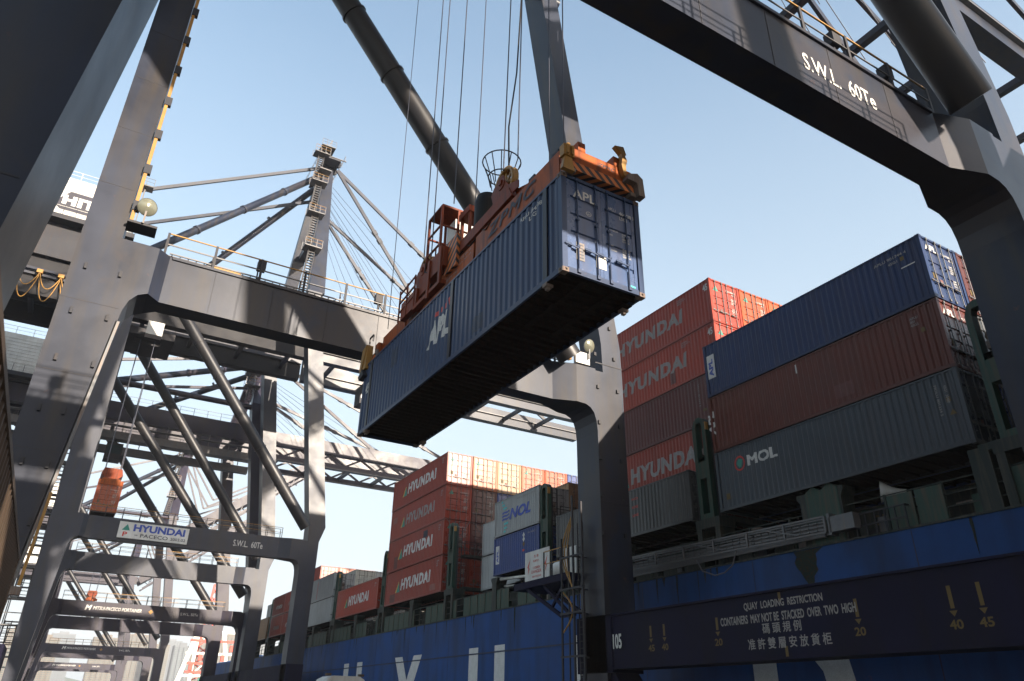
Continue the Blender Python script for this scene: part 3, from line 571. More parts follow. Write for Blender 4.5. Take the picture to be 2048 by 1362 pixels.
# ------------------------------------------------------------------ containers
WID = 2.438; CORR = 0.036; PITCH = 0.278
def corr_x(y, y0):
    """depth of the trapezoid corrugation at y (0 = outer face)"""
    t = ((y - y0) % PITCH) / PITCH
    if t < 0.26: return 0.0
    if t < 0.5: return CORR * (t - 0.26) / 0.24
    if t < 0.76: return CORR
    return CORR * (1 - (t - 0.76) / 0.24)
def corr_breaks(a, b, y0):
    out = [a]; k = math.floor((a - y0) / PITCH)
    while y0 + k * PITCH < b:
        for t in (0, 0.26, 0.5, 0.76):
            y = y0 + (k + t) * PITCH
            if a + 1e-4 < y < b - 1e-4: out.append(y)
        k += 1
    return out + [b]
CM = {}
def cmesh(L, H, fine=False, posts=()):
    key = (L, H, fine)
    if key in CM: return CM[key]
    d = {}; r_ = 0.035   # rail inset of the side sheet
    # side sheet (faces -X), sits 12 mm behind the rails
    segs = []; lo = 0.16
    for px in list(posts) + [L - 0.16]:
        segs.append((lo, px - (0.09 if px in posts else 0))); lo = px + 0.09
    m = MB()
    for a, b in segs:
        ys = corr_breaks(a, b, 0.2); vs = []
        for y in ys: x = 0.012 + corr_x(y, 0.2); vs += [(x, y, 0.155), (x, y, H - 0.075)]
        m.add(vs, [(2 * i, 2 * i + 1, 2 * i + 3, 2 * i + 2) for i in range(len(ys) - 1)])
    d['side_panel'] = m.mesh('side_panel')
    m = MB(); vs = []; ys = corr_breaks(0.16, WID - 0.16, 0.2)
    for y in ys: x = L - 0.03 - corr_x(y, 0.2); vs += [(y, x, 0.155), (y, x, H - 0.075)]
    m.add(vs, [(2 * i, 2 * i + 1, 2 * i + 3, 2 * i + 2) for i in range(len(ys) - 1)]); d['end_wall'] = m.mesh('end_wall')
    m = MB(); m.box(0.05, WID - 0.05, 0.1, L - 0.05, H - 0.045, H - 0.02); d['roof'] = m.mesh('roof')
    m = MB(); m.box(0.05, WID - 0.05, 0.05, L - 0.05, 0.14, 0.15)
    if fine:
        d['floor'] = m.mesh('floor'); m = MB(); m.box(0.04, WID - 0.04, -0.03, 0.03, 0.03, 0.139); d['cross_member'] = m.mesh('cross_member')
    else:
        n_ = int(L / 0.6)
        for k in range(1, n_): y = L * k / n_; m.box(0.07, WID - 0.07, y - 0.03, y + 0.03, 0.04, 0.139)
        d['floor'] = m.mesh('floor')
    m = MB()
    for x0, x1 in ((0.0, 0.06), (WID - 0.06, WID)):
        m.box(x0, x1, 0.17, L - 0.17, 0.02, 0.16); m.box(x0, x1, 0.17, L - 0.17, H - 0.08, H - 0.015)
        if not fine:
            pass
    m.box(0.17, WID - 0.17, L - 0.06, L, 0.02, 0.16); m.box(0.17, WID - 0.17, L - 0.06, L, H - 0.08, H - 0.015)
    m.box(0.17, WID - 0.17, 0.0, 0.08, 0.02, 0.16); m.box(0.17, WID - 0.17, 0.0, 0.08, H - 0.11, H - 0.015)
    d['rail_frame'] = m.mesh('rail_frame')
    m = MB(); m.box(0, 0.15, 0, 0.15, 0.119, H - 0.119); d['corner_post'] = m.mesh('corner_post')
    m = MB(); m.box(-0.004, 0.17, -0.012, 0.17, 0, 0.118)
    if fine:   # casting with its apertures as recessed ovals
        m = MB(); m.box(0.02, 0.17, 0.02, 0.17, 0, 0.118)
        for a0, a1, b0, b1 in ((0, 0.06, 0, 0.118), (0.12, 0.17, 0, 0.118), (0.06, 0.12, 0, 0.03), (0.06, 0.12, 0.09, 0.118)):
            m.box(a0 + 0.001, a1 + 0.001, -0.012, 0.0199, b0, b1); m.box(-0.012, 0.0199, a0 + 0.001, a1 + 0.001, b0, b1)
    d['corner_casting'] = m.mesh('corner_casting')
    # one door leaf, origin at its lower outer corner, width W2, facing -Y; recessed panels between grooves
    W2 = (WID - 0.34) / 2 + 0.0; DH = H - 0.29; m = MB(); prof = []
    n_ = 5 if H > 2.7 else 4; st_ = DH / n_
    m.box(0, 0.10, 0, 0.045, 0, DH); m.box(W2 - 0.10, W2 - 0.006, 0, 0.045, 0, DH)
    zz = [(0, 0.0)]
    for k in range(1, n_): z = st_ * k; zz += [(z - 0.065, 0.0), (z - 0.04, 0.035), (z + 0.03, 0.035), (z + 0.055, 0.0)]
    zz.append((DH, 0.0)); vs = []
    for z, y in zz: vs += [(0.10, y + 0.008, z), (W2 - 0.10, y + 0.008, z)]
    m.add(vs, [(2 * i, 2 * i + 1, 2 * i + 3, 2 * i + 2) for i in range(len(zz) - 1)])
    m.box(0.10, W2 - 0.10, 0.044, 0.05, 0, DH)
    d['door'] = m.mesh('door')
    m = MB(); m.tube((0, -0.035, -0.09), (0, -0.035, DH + 0.08), 0.02, 8)
    for z in (-0.05, DH + 0.03): m.box(-0.045, 0.045, -0.07, -0.002, z - 0.05, z + 0.05)
    for z in (DH * 0.25, DH * 0.55, DH * 0.8): m.box(-0.04, 0.04, -0.058, 0.0, z - 0.025, z + 0.025)
    if fine: pass
    m.bar((-0.02, -0.07, DH * 0.22), (-0.40, -0.06, DH * 0.22 + 0.05), 0.02, 0.035); m.box(-0.36, -0.20, -0.05, 0.0, DH * 0.22, DH * 0.22 + 0.1)
    d['locking_rod'] = m.mesh('locking_rod')
    d['dims'] = (L, H, W2, DH); CM[key] = d; return d
NCON = 0
def container(label, x, y, z, L, H, color, group, fine=False, posts=(), dirt=None, rotz=0.0, matname='cont', detail=True):
    d = cmesh(L, H, fine, posts); t = thing('shipping_container', label, 'container', (x, y, z), group, rotz); m = M[matname]
    v = random.uniform(0.80, 1.15); color = tuple(min(1, c * v) for c in color)
    s1 = link('side_panel', d['side_panel'], m, t, (0, 0, 0), color); s2 = link('side_panel', d['side_panel'], m, t, (WID, 0, 0), color); s2.scale = (-1, 1, 1)
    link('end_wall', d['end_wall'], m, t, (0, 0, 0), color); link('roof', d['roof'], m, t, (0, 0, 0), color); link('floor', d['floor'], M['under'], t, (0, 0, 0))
    link('rail_frame', d['rail_frame'], m, t, (0, 0, 0), tuple(c * 0.85 for c in color))
    for ix in (0, 1):
        for iy in (0, 1):
            p = link('corner_post', d['corner_post'], m, t, (ix * WID, iy * L, 0), color); p.scale = (1 - 2 * ix, 1 - 2 * iy, 1)
            for iz in (0, 1):
                c = link('corner_casting', d['corner_casting'], M['cast'] if fine else m, t, (ix * WID, iy * L, iz * H), tuple(q * 0.6 for q in color)); c.scale = (1 - 2 * ix, 1 - 2 * iy, 1 - 2 * iz)
    _, _, W2, DH = d['dims']
    if detail:
        for k in (0, 1):
            dcol = color if not fine else tuple(min(1, c * 1.75) for c in color)  # hanging box: sunlit brightness of the doors put into their colour
            dr = link('door', d['door'], M['doorp'], t, (0.17 + k * W2, 0.03, 0.165), dcol)
            for q in ((0.28, 0.82) if k == 0 else (0.18, 0.72)):
                rd = link('locking_rod', d['locking_rod'], M['galv'] if not fine else m, dr, (W2 * q, 0, 0), color)
                if (k == 0 and q < 0.5): pass
    t['L'] = L; t['H'] = H; t['z0'] = z; del t['L'], t['H'], t['z0']
    return t
def side_text(t, s, y, z, w_, h, mname, H=2.9, bold=0.04, shear=0.0, wrap=False, rot=0, mesh=None, name='lettering', sp=1.0):
    """lettering on the -X side; y,z in the container's own frame (y = left end as read, i.e. the far end)"""
    me = mesh or text_mesh(s, w_, h, shear, bold, sp)
    if wrap and rot == 0:
        me = me.copy(); bm = bmesh.new(); bm.from_mesh(me)
        a = y - w_
        for yb in corr_breaks(a - PITCH, y, 0.2):
            bmesh.ops.bisect_plane(bm, geom=bm.verts[:] + bm.edges[:] + bm.faces[:], plane_co=(y - yb, 0, 0), plane_no=(1, 0, 0))
        for v in bm.verts: v.co.z = v.co.z * 0.5 - corr_x(y - v.co.x, 0.2) - 0.005
        bm.to_mesh(me); bm.free(); x = 0.0
        for v in me.vertices: pass
        x = 0.0
        o = link(name, me, M[mname], t); o.matrix_basis = Matrix.Translation((0.0, y, z)) @ FX.to_4x4()
        # sheet sits 8 mm off the panel, whose outer face is 12 mm inside the rails
        for v in me.vertices: v.co.z += -0.0
        return o
    o = link(name, me, M[mname], t); o.matrix_basis = Matrix.Translation((0.004, y, z)) @ (FX @ Matrix.Rotation(rot, 3, 'Z')).to_4x4(); return o
def end_text(t, s, x, z, w_, h, mname='mark', bold=0.03, y=0.0305, mesh=None, name='lettering'):
    me = mesh or text_mesh(s, w_, h, 0, bold); o = link(name, me, M[mname], t); o.matrix_basis = Matrix.Translation((x, y, z)) @ FY.to_4x4(); return o

RED = (0.29, 0.036, 0.018); ORED = (0.42, 0.080, 0.024); MAROON = (0.095, 0.022, 0.019); BROWN = (0.095, 0.019, 0.010); BLUE = (0.007, 0.022, 0.078); BLUE2 = (0.017, 0.045, 0.17)
GREY = (0.055, 0.068, 0.082); GREY2 = (0.075, 0.075, 0.072); WHITE = (0.36, 0.37, 0.36); TAN = (0.34, 0.20, 0.10); ORANGE = (0.45, 0.12, 0.035)

# --- the hanging container
HC = 2.896; L45 = 13.716
hp = (0.82, 12.65 + 0.0 + 0.0)
posts45 = (0.762, 0.762 + 6.1, L45 - 0.762)
h = container('blue forty-five foot container hanging from the orange spreader in mid air', 8.185, 11.875, 10.81, L45, HC, (0.025, 0.050, 0.115), None, fine=True, posts=(0.762, 6.05, L45 - 0.762), rotz=0.0027)
for px in (0.762, 6.05, L45 - 0.762):
    for sx in (0, 1):
        o = link('side_post', MB().box(0.0, 0.05, -0.088, 0.088, 0.161, HC - 0.081).mesh('side_post') if px == 0.762 and sx == 0 else bpy.data.meshes['side_post'], M['cont'], h, (sx * WID, px, 0), (0.02, 0.023, 0.03)); o.scale = (1 - 2 * sx, 1, 1)
cmx = CM[(L45, HC, True)]['cross_member']
for k in range(42):
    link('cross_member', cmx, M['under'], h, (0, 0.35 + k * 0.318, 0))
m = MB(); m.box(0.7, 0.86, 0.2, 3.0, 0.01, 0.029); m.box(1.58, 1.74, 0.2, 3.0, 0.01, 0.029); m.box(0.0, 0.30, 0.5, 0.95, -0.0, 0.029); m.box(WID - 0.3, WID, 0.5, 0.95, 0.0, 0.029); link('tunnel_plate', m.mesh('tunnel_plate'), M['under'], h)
for px in (0.762, L45 - 0.762):
    for sx in (0, 1):
        m = MB(); m.box(-0.02, 0.18, -0.09, 0.09, -0.07, 0.028); m.box(0.03, 0.12, -0.05, 0.05, -0.14, -0.07); o = link('lower_fitting', m.mesh('lower_fitting'), M['cast'], h, (sx * WID, px, 0)); o.scale = (1 - 2 * sx, 1, 1)
wd = 0.006
side_text(h, 'APL', 7.72, 1.10, 1.55, 0.86, 'mark', bold=0.09, shear=0.25, wrap=True)
side_text(h, '', 7.28, 2.08, 0, 0, 'logor', wrap=True, mesh=flat(((0, 0), (1.05, 0.02), (1.2, 0.26), (0.85, 0.26), (0.8, 0.2), (0.1, 0.16)), 'red_flag'), name='emblem')
side_text(h, 'APLU 464338 1', 1.98, 2.52, 1.15, 0.13, 'mark', wrap=True)
side_text(h, 'L5G1', 1.55, 2.34, 0.42, 0.13, 'mark', wrap=True)
side_text(h, '45', 13.35, 1.55, 0.36, 0.42, 'mark', bold=0.06)
for s, x, z, w_, hh in (('APL', 0.36, 2.28, 0.70, 0.27), ('APLU', 1.42, 2.30, 0.27, 0.10), ('464338 1', 1.80, 2.27, 0.46, 0.11), ('L5G1', 1.80, 2.12, 0.24, 0.10),
                        ('MAX.GROSS', 1.42, 1.68, 0.30, 0.045), ('TARE', 1.42, 1.53, 0.13, 0.045), ('NET', 1.48, 1.22, 0.10, 0.04), ('CU.CAP', 1.48, 1.08, 0.18, 0.045),
                        ('32,500 KGS\n71,650 LBS\n4,840 KGS\n10,670 LBS', 1.84, 1.44, 0.26, 0.27), ('27,660 KGS\n60,980 LBS\n86.0 CU.M.\n3,037 CU.FT.', 1.84, 0.98, 0.27, 0.27)):
    end_text(h, s, x, z, w_, hh, bold=0.03 if hh > 0.2 else 0.015, y=0.0285)
end_text(h, '', 0.83, 1.92, 0, 0, y=0.0285, mesh=(lambda: (lambda mb: mb.mesh('ring'))(MB().add([(math.cos(a_ / 14 * 6.283) * r2, math.sin(a_ / 14 * 6.283) * r2 * 0.8, 0) for r2 in (0.085, 0.07) for a_ in range(14)], [(i, (i + 1) % 14, 14 + (i + 1) % 14, 14 + i) for i in range(14)])))(), name='emblem')
end_text(h, 'abs', 0.78, 1.89, 0.10, 0.05, y=0.0285, bold=0.01)
pl = link('data_plate', MB().box(0, 0.24, -0.004, 0.006, 0, 0.50).mesh('data_plate'), M['galv'], h, (0.42, 0.03, 0.46)); 
for k in range(5):
    o = link('mark', flat(((0, 0), (0.18, 0), (0.18, 0.025), (0, 0.025)), 'plate_line'), M['darkm'], pl); o.matrix_basis = Matrix.Translation((0.03, -0.006, 0.06 + k * 0.09)) @ FY.to_4x4()
end_text(h, '', 2.02, 0.20, 0, 0, 'cyan', mesh=flat(((0, 0), (0.16, 0), (0.16, 0.05), (0, 0.05)), 'sticker'), y=0.028, name='sticker')
m = MB(); m.box(0.0, 0.3, -0.003, 0.0, 0, 0.36); link('scuffed_label', m.mesh('scuffed_label'), M['white'], h, (1.0, 0.024, 0.42))

# --- spreader and headblock above it
SP = thing('container_spreader', 'orange telescopic spreader clamped on the roof of the hanging blue container', 'spreader', (9.4, 18.7, 13.75))
O = M['orange']; RR = M['rustred']
def sp(name, m_, *boxes, parent=None):
    m = MB()
    for b in boxes: m.box(*b)
    return m.build(name, m_, parent or SP)
for x0, x1 in ((8.62, 8.98), (9.86, 10.22)):
    sp('main_beam', O, (x0, x1, 14.6, 22.9, 14.35, 15.05))
    sp('telescopic_beam', O, (x0 + 0.05, x1 - 0.05, 12.15, 14.599, 14.42, 14.98)); sp('telescopic_beam', O, (x0 + 0.05, x1 - 0.05, 22.901, 25.3, 14.42, 14.98))
    sp('beam_collar', O, (x0 - 0.05, x1 + 0.05, 14.45, 14.75, 14.28, 15.12), (x0 - 0.05, x1 + 0.05, 22.75, 23.05, 14.28, 15.12))
sp('skirt_beam', O, (8.42, 8.60, 12.3, 16.9, 13.95, 14.78))
place(text_mesh('ZPMC', 2.75, 0.44, 0.25, 0.04, 1.15), M['darkm'], SP, (8.40, 16.15, 14.22), FX)
sp('panel', O, (8.40, 8.60, 17.0, 19.3, 13.92, 14.62))
for k in range(5): place(text_mesh(['SWL 41T', 'TYPE EH 45', 'TARE 10.8T', 'NO. 205113', 'ZPMC'][k], 0.85, 0.075, 0, 0.01), M['markg'], SP, (8.393, 18.9 - (k % 2) * 0.9, 14.47 - 0.12 * (k // 2) * 1.3), FX)
for y0 in (12.0, 25.2):
    s = 1 if y0 > 20 else -1
    eb = sp('end_beam', O, (8.42, 10.44, y0 - 0.13, y0 + 0.22, 14.12, 14.62), (8.75, 8.98, y0 - 0.1, y0 + 0.2, 14.621, 14.95), (9.9, 10.1, y0 - 0.1, y0 + 0.2, 14.621, 14.98))
    m = MB(); m.box(8.30, 10.52, y0 - 0.2 + (0.1 if s > 0 else 0), y0 + 0.08 + (0.25 if s > 0 else 0), 13.86, 14.119); m.build('bumper_plate', M['hazard'], SP)
    for x in (8.30, 10.3):
        m = MB(); m.box(x, x + 0.26, y0 - 0.24, y0 + 0.14, 13.74, 13.858); m.tube((x + 0.13, y0 - 0.05, 13.86), (x + 0.13, y0 - 0.05, 14.3), 0.09, 10); m.build('twistlock_housing', M['cast'], SP)
place(text_mesh('ZPMC', 0.55, 0.12, 0.2, 0.03), M['darkm'], SP, (9.35, 11.865, 14.38), FY)
# yellow gather guides
m = MB(); m.box(8.14, 8.46, 11.66, 11.86, 14.10, 14.44); m.box(8.2, 8.26, 11.6, 11.659, 14.12, 14.40); m.box(8.34, 8.4, 11.6, 11.659, 14.12, 14.40); m.prism([(8.20, 14.1), (8.40, 14.1), (8.48, 13.7), (8.12, 13.7)], 1, 11.70, 11.82); m.tube((8.3, 11.72, 14.44), (8.3, 11.72, 14.5), 0.07, 10); m.build('gather_guide', M['yellow'], SP)
m = MB(); m.prism([(9.83, 15.18), (10.12, 15.25), (10.20, 15.02), (10.16, 14.95), (10.22, 14.82), (10.16, 14.60), (10.17, 14.38), (10.32, 14.32), (10.3, 14.22), (10.08, 14.30), (10.02, 14.62), (10.06, 14.86), (10.03, 15.0)], 1, 11.72, 11.86); m.build('gather_guide', M['yellow'], SP)
m = MB(); m.prism([(10.15, 14.3), (10.45, 14.42), (10.62, 14.3), (10.66, 13.72), (10.46, 13.72), (10.42, 14.1), (10.1, 14.12)], 1, 11.62, 11.85); m.build('guide_arm', M['cast'], SP)
m = MB(); m.box(8.06, 8.3, 25.3, 25.72, 13.5, 14.5); m.prism([(25.3, 14.5), (25.72, 14.4), (25.9, 13.55), (25.72, 13.4)], 0, 8.02, 8.3); m.build('gather_guide', M['yellow'], SP)
m = MB(); m.prism([(25.5, 13.5), (25.9, 13.3), (25.75, 13.1), (25.3, 13.2)], 0, 8.0, 8.18); m.bar((8.2, 25.1, 14.62), (8.2, 25.1, 14.9), 0.05); m.bar((8.2, 25.1, 14.9), (8.2, 25.5, 14.9), 0.05); m.bar((8.2, 25.5, 14.9), (8.2, 25.5, 14.6), 0.05); m.build('guide_arm', M['steeld'], SP)
# headblock
HB = thing('headblock', 'rusty red headblock with yellow sheaves and rope cage on top of the orange spreader', 'headblock', (9.4, 18.0, 15.1))
def hb(name, m_, *boxes):
    m = MB()
    for b in boxes: m.box(*b)
    return m.build(name, m_, HB)
for x0 in (8.40, 10.15):
    m = MB(); m.prism([(14.7, 14.95), (21.3, 14.75), (22.0, 15.0), (21.8, 15.3), (21.0, 15.15), (15.9, 15.32), (14.9, 15.35)], 0, x0, x0 + 0.2); m.build('side_beam', RR, HB)
for yc in (15.4, 21.1):
    for x0 in (8.52, 9.95):
        zc = 15.85; pf = [(yc + 0.85, 15.05), (yc + 0.5, 15.4), (yc + 0.62, 15.75), (yc + 0.45, 15.95), (yc + 0.1, 15.98), (yc - 0.18, 15.85), (yc - 0.45, 15.5), (yc - 1.0, 15.3), (yc - 1.0, 15.05)]
        m = MB(); m.prism(pf, 0, x0 - 0.09, x0 - 0.05); m.prism(pf, 0, x0 + 0.24, x0 + 0.28)
        ck = m.build('sheave_bracket', RR, HB)
        m = MB(); c = (x0 - 0.02, yc, zc)
        m.lathe(c, (1, 0, 0), [(0.47, 0.05), (0.47, 0.0), (0.58, 0.0), (0.58, 0.04), (0.52, 0.10), (0.58, 0.16), (0.58, 0.2), (0.47, 0.2), (0.47, 0.05)], 32)
        for a_ in range(8): m.bar((x0 + 0.08, yc, zc), (x0 + 0.08, yc + 0.5 * math.cos(a_ * math.pi / 4), zc + 0.5 * math.sin(a_ * math.pi / 4)), 0.05, 0.09)
        sv = m.build('sheave', M['yellow'], HB)
        m = MB(); m.tube((x0 - 0.16, yc, zc), (x0 + 0.34, yc, zc), 0.11, 14); m.tube((x0 - 0.115, yc, zc), (x0 - 0.09, yc, zc), 0.24, 18); m.build('axle', RR, sv)
m = MB(); m.lathe((9.9, 14.3, 15.7), (1, 0, 0), [(0.1, 0.0), (0.36, 0.0), (0.36, 0.14), (0.1, 0.14)], 24); m.build('sheave', M['yellow'], HB)
hb('cross_beam', RR, (8.605, 10.145, 16.3, 16.8, 15.08, 15.5), (8.605, 10.145, 20.0, 20.3, 15.08, 15.5), (8.605, 10.14, 17.8, 18.1, 15.08, 15.4))
hb('pedestal', O, (8.62, 8.96, 15.6, 16.2, 15.06, 15.3), (9.9, 10.12, 15.6, 16.2, 15.06, 15.3), (8.62, 8.96, 20.2, 20.6, 15.06, 15.3))
# power cable cage: flared wire basket over a black tub
m = MB(); cx, cy = 9.0, 17.35
m.lathe((cx, cy, 15.15), (0, 0, 1), [(0.001, 0.0), (0.36, 0.0), (0.42, 0.2), (0.42, 1.35), (0.36, 1.65), (0.001, 1.7)], 24); m.build('cable_tub', M['black'], HB)
m = MB(); cx, cy = 8.95, 16.35; rings = ((0.34, 16.55), (0.42, 16.95), (0.62, 17.55))
for i in range(12):
    a_ = i / 12 * 2 * math.pi; pts = [(cx + math.cos(a_) * rr, cy + math.sin(a_) * rr, z) for rr, z in rings]; m.path(pts, 0.018, 5)
for rr, z in rings[1:]:
    pts = [(cx + math.cos(i / 24 * 2 * math.pi) * rr, cy + math.sin(i / 24 * 2 * math.pi) * rr, z) for i in range(25)]; m.path(pts, 0.022, 5)
m.build('cable_basket', M['steeld'], HB)
# service frame with white cabinet
m = MB()
X0, X1, YA, YB_, ZA, ZB = 8.5, 10.3, 19.85, 20.95, 15.0, 17.95
for x in (X0, 9.15, X1):
    for y in (YA, YB_): m.bar((x, y, ZA), (x, y, ZB), 0.08)
for z in (ZB, 17.1, 16.3, 15.7):
    for x in (X0, X1): m.bar((x, YA, z), (x, YB_, z), 0.06)
    for y in (YA, YB_): m.bar((X0, y, z), (X1, y, z), 0.06)
m.box(X0, X1, YA, YB_, ZB + 0.04, ZB + 0.07)
for y in (20.2, 20.6): m.bar((X0, y, ZA), (X0, y, 16.3), 0.04)
m.build('service_frame', RR, HB)
hb('cabinet', M['white'], (9.15, 9.95, 20.1, 20.8, 16.75, 17.75))
hb('hood', RR, (9.0, 9.6, 18.7, 19.5, 17.2, 17.45), (9.05, 9.15, 18.75, 18.85, 15.5, 17.2), (9.45, 9.55, 18.75, 18.85, 15.5, 17.2), (9.05, 9.15, 19.35, 19.45, 15.5, 17.2))
m = MB(); m.box(8.28, 8.40, 18.0, 18.85, 14.35, 15.55); m.build('hazard_box', M['hazard'], HB)
m = MB(); m.box(8.12, 8.36, 18.6, 19.9, 14.6, 15.35); m.box(8.05, 8.12, 18.7, 18.85, 13.95, 15.4); m.box(8.05, 8.12, 19.6, 19.75, 13.85, 15.3); m.box(8.08, 8.3, 18.7, 20.9, 13.98, 14.12); m.build('drive_housing', RR, HB)
for y in (20.9,):
    m = MB(); m.lathe((9.2, 21.3, 15.6), (1, 0, 0), [(0.1, 0), (0.35, 0), (0.30, 0.08), (0.35, 0.16), (0.1, 0.16)], 20); m.build('sheave', M['yellow'], HB)
m = MB(); m.box(8.3, 8.5, 21.2, 22.6, 14.4, 15.1)
for z in (14.9, 15.3, 15.7): m.bar((8.3, 21.4, z), (8.3, 22.8, z - 0.1), 0.05)
for y in (21.4, 22.1, 22.8): m.bar((8.3, y, 14.4), (8.3, y, 15.75), 0.05)
m.build('access_cage', RR, HB)
m = MB()
for k in range(5):
    y0 = 15.8 + k * 1.0; m.path([(8.55, y0, 15.0), (8.42, y0 + 0.15, 14.78 - 0.05 * (k % 2)), (8.40, y0 + 0.45, 14.66), (8.45, y0 + 0.75, 14.85), (8.55, y0 + 0.95, 15.02)], 0.022, 6)
m.path([(9.0, 17.0, 15.2), (8.6, 16.6, 15.5), (8.5, 16.2, 15.3), (8.7, 15.9, 15.1)], 0.03, 6); m.path([(8.5, 21.0, 16.2), (8.35, 20.7, 15.5), (8.3, 20.0, 15.1), (8.35, 19.3, 15.3)], 0.025, 6)
m.build('hydraulic_hose', M['black'], HB)
m = MB()
for x, y, z in ((8.6, 12.6, 15.0), (8.6, 13.8, 15.0), (10.0, 13.0, 15.0)): m.box(x, x + 0.16, y, y + 0.3, z, z + 0.16)
m.build('valve_box', M['steeld'], SP)
# hoist ropes
rp = 0
def rope(p, q, label, rr=0.022, mid=None):
    m = MB(); m.path([p] + ([mid] if mid else []) + [q], rr, 6); o = m.build('hoist_rope', M['rope']); tag(o, label, 'rope', 'ropes above the spreader')
ROPES = [((8.45, 20.45), (8.3, 20.3), 16.1), ((8.5, 18.9), (8.42, 18.6), 17.4), ((8.47, 15.35), (8.8, 15.2), 16.3), ((8.47, 14.5), (8.8, 14.6), 16.2), ((8.52, 21.3), (8.3, 21.2), 16.1), ((10.1, 20.5), (10.2, 20.4), 16.3), ((10.1, 15.3), (10.3, 15.4), 16.2), ((10.1, 14.5), (10.4, 14.5), 16.2)]
LB = ['leftmost hoist rope, rising from the far end of the headblock', 'hoist rope rising past the red service frame', 'hoist rope rising from the near yellow sheave', 'hoist rope just right of the near yellow sheave',
      'hoist rope rising from the farthest sheave', 'hoist rope behind the service frame and white cabinet', 'hoist rope rising behind the wire cage', 'rightmost hoist rope, close to the dark leaning leg']
for (a, b, z), lb in zip(ROPES, LB): rope((a[0], a[1], z), (b[0], b[1], 43.0), lb)
m = MB(); pts = [(9.5, 16.7, 16.3), (9.45, 16.75, 17.6), (9.6, 17.1, 20.0), (10.0, 17.3, 23.0), (10.1, 17.2, 27.0), (9.8, 17.0, 33.0), (9.6, 17.0, 43.0)]; m.path(pts, 0.03, 8); tag(m.build('power_cable', M['black']), 'slack black power cable dropping into the wire cage', 'cable')
m = MB(); m.tube((6.62, 19.0, 12.0), (6.3, 19, 44), 0.012, 5, cap=False); tag(m.build('guide_rope', M['rope']), 'thin loose line hanging left of the spreader in front of the sky', 'rope')
# trolley on the nearest crane (above the frame)
m = MB(); m.box(7.0, 12.2, 14.6, 20.9, 41.2, 41.9); m.box(8.0, 11.4, 15, 20.5, 40.4, 41.2); m.build('trolley', M['steeld'], own)

# ------------------------------------------------------------------ the ship
ship = thing('container_ship', 'blue container ship moored along the quay with white name letters on its hull', 'ship', (26.1, 60, -3))
HX = 26.1; m = MB()
secs = []
for y, z, wd_ in ((-70, 8.3, 16), (-20, 7.9, 17), (60, 7.85, 17), (120, 7.9, 17), (150, 8.4, 16.8), (168, 9.6, 12), (182, 11.2, 5), (190, 12.5, 0.6)):
    cx_ = HX + 17; secs.append([(cx_ - wd_, y, -4.0), (cx_ + wd_, y, -4.0), (cx_ + wd_, y, z), (cx_ - wd_, y, z)])
m.loft(secs); m.build('hull', M['hull'], ship)
m = MB(); m.box(HX - 0.03, HX - 0.002, -20, 120, 5.2, 5.29); m.build('weld_seam', M['hullline'], ship)
m = MB()
for k in range(15): m.box(HX - 0.008, HX - 0.002, 8.3 + 7.6 * k, 8.34 + 7.6 * k, -3, 7.8)
m.build('weld_seam', M['hullline'], ship)
m = MB(); m.box(HX - 0.05, HX + 0.15, -20, 120, 7.86, 7.94); m.build('gunwale', M['greend'], ship)
for ch, y, w_ in (('H', 77.5, 5.2), ('Y', 64.3, 5.6), ('U', 50.5, 5.1), ('N', 37.2, 5.3), ('D', 24.2, 5.0), ('A', 11.5, 5.5), ('I', -2, 1.4)):
    place(text_mesh(ch, w_, 6.6, 0, 0.075), M['mark'], ship, (HX - 0.012, y, -0.95), FX, 'hull_letter')
rs = random.Random(21)
M['stain'] = mat('rust_stain', (0.018, 0.030, 0.026), 0.8, dirt=(0.05, 0.025, 0.012), amount=0.9, scale=2.0, streak=4, spec=0.1)
for k in range(46):
    y = rs.uniform(11, 112); w_ = rs.uniform(0.05, 0.22); l_ = rs.uniform(0.3, 1.9); n_ = 7
    if k == 0: y, w_, l_ = 20.6, 1.3, 1.5
    pts = [(w_ * (0.5 - 0.5 * math.cos(0)) , 0.0)]
    left = [(-w_ * (0.5 + rs.uniform(-0.15, 0.15)) * (1 - (i / n_) ** 1.5 * 0.9), -l_ * i / n_) for i in range(n_ + 1)]; right = [(w_ * (0.5 + rs.uniform(-0.15, 0.15)) * (1 - (i / n_) ** 1.5 * 0.9), -l_ * i / n_) for i in range(n_, -1, -1)]
    place(flat(tuple(left + right), 'stain%d' % k), M['stain'], ship, (HX - 0.004 - 0.0003 * k, y, 7.84), FX, 'rust_streak')
for k in range(70):
    y = rs.uniform(10.5, 100); x = HX + rs.uniform(0.4, 2.4); hh = rs.uniform(0.5, 1.7); m = MB(); q_ = rs.random()
    if q_ < 0.4: m.tube((x, y, 7.9), (x, y, 7.9 + hh), rs.uniform(0.05, 0.2), 8); m.tube((x, y, 7.9 + hh), (x, y, 8.0 + hh), 0.26, 10)
    elif q_ < 0.7: m.box(x, x + rs.uniform(0.2, 0.6), y, y + rs.uniform(0.2, 0.9), 7.9, 7.9 + hh * 0.7)
    else: m.path([(x, y, 7.9), (x, y, 7.9 + hh), (x, y + 0.5, 8.1 + hh), (x, y + rs.uniform(1, 3), 8.1 + hh)], 0.05, 6)
    m.build('deck_fitting', M[rs.choice(['greend', 'green', 'steeld', 'galv', 'cast'])], ship)
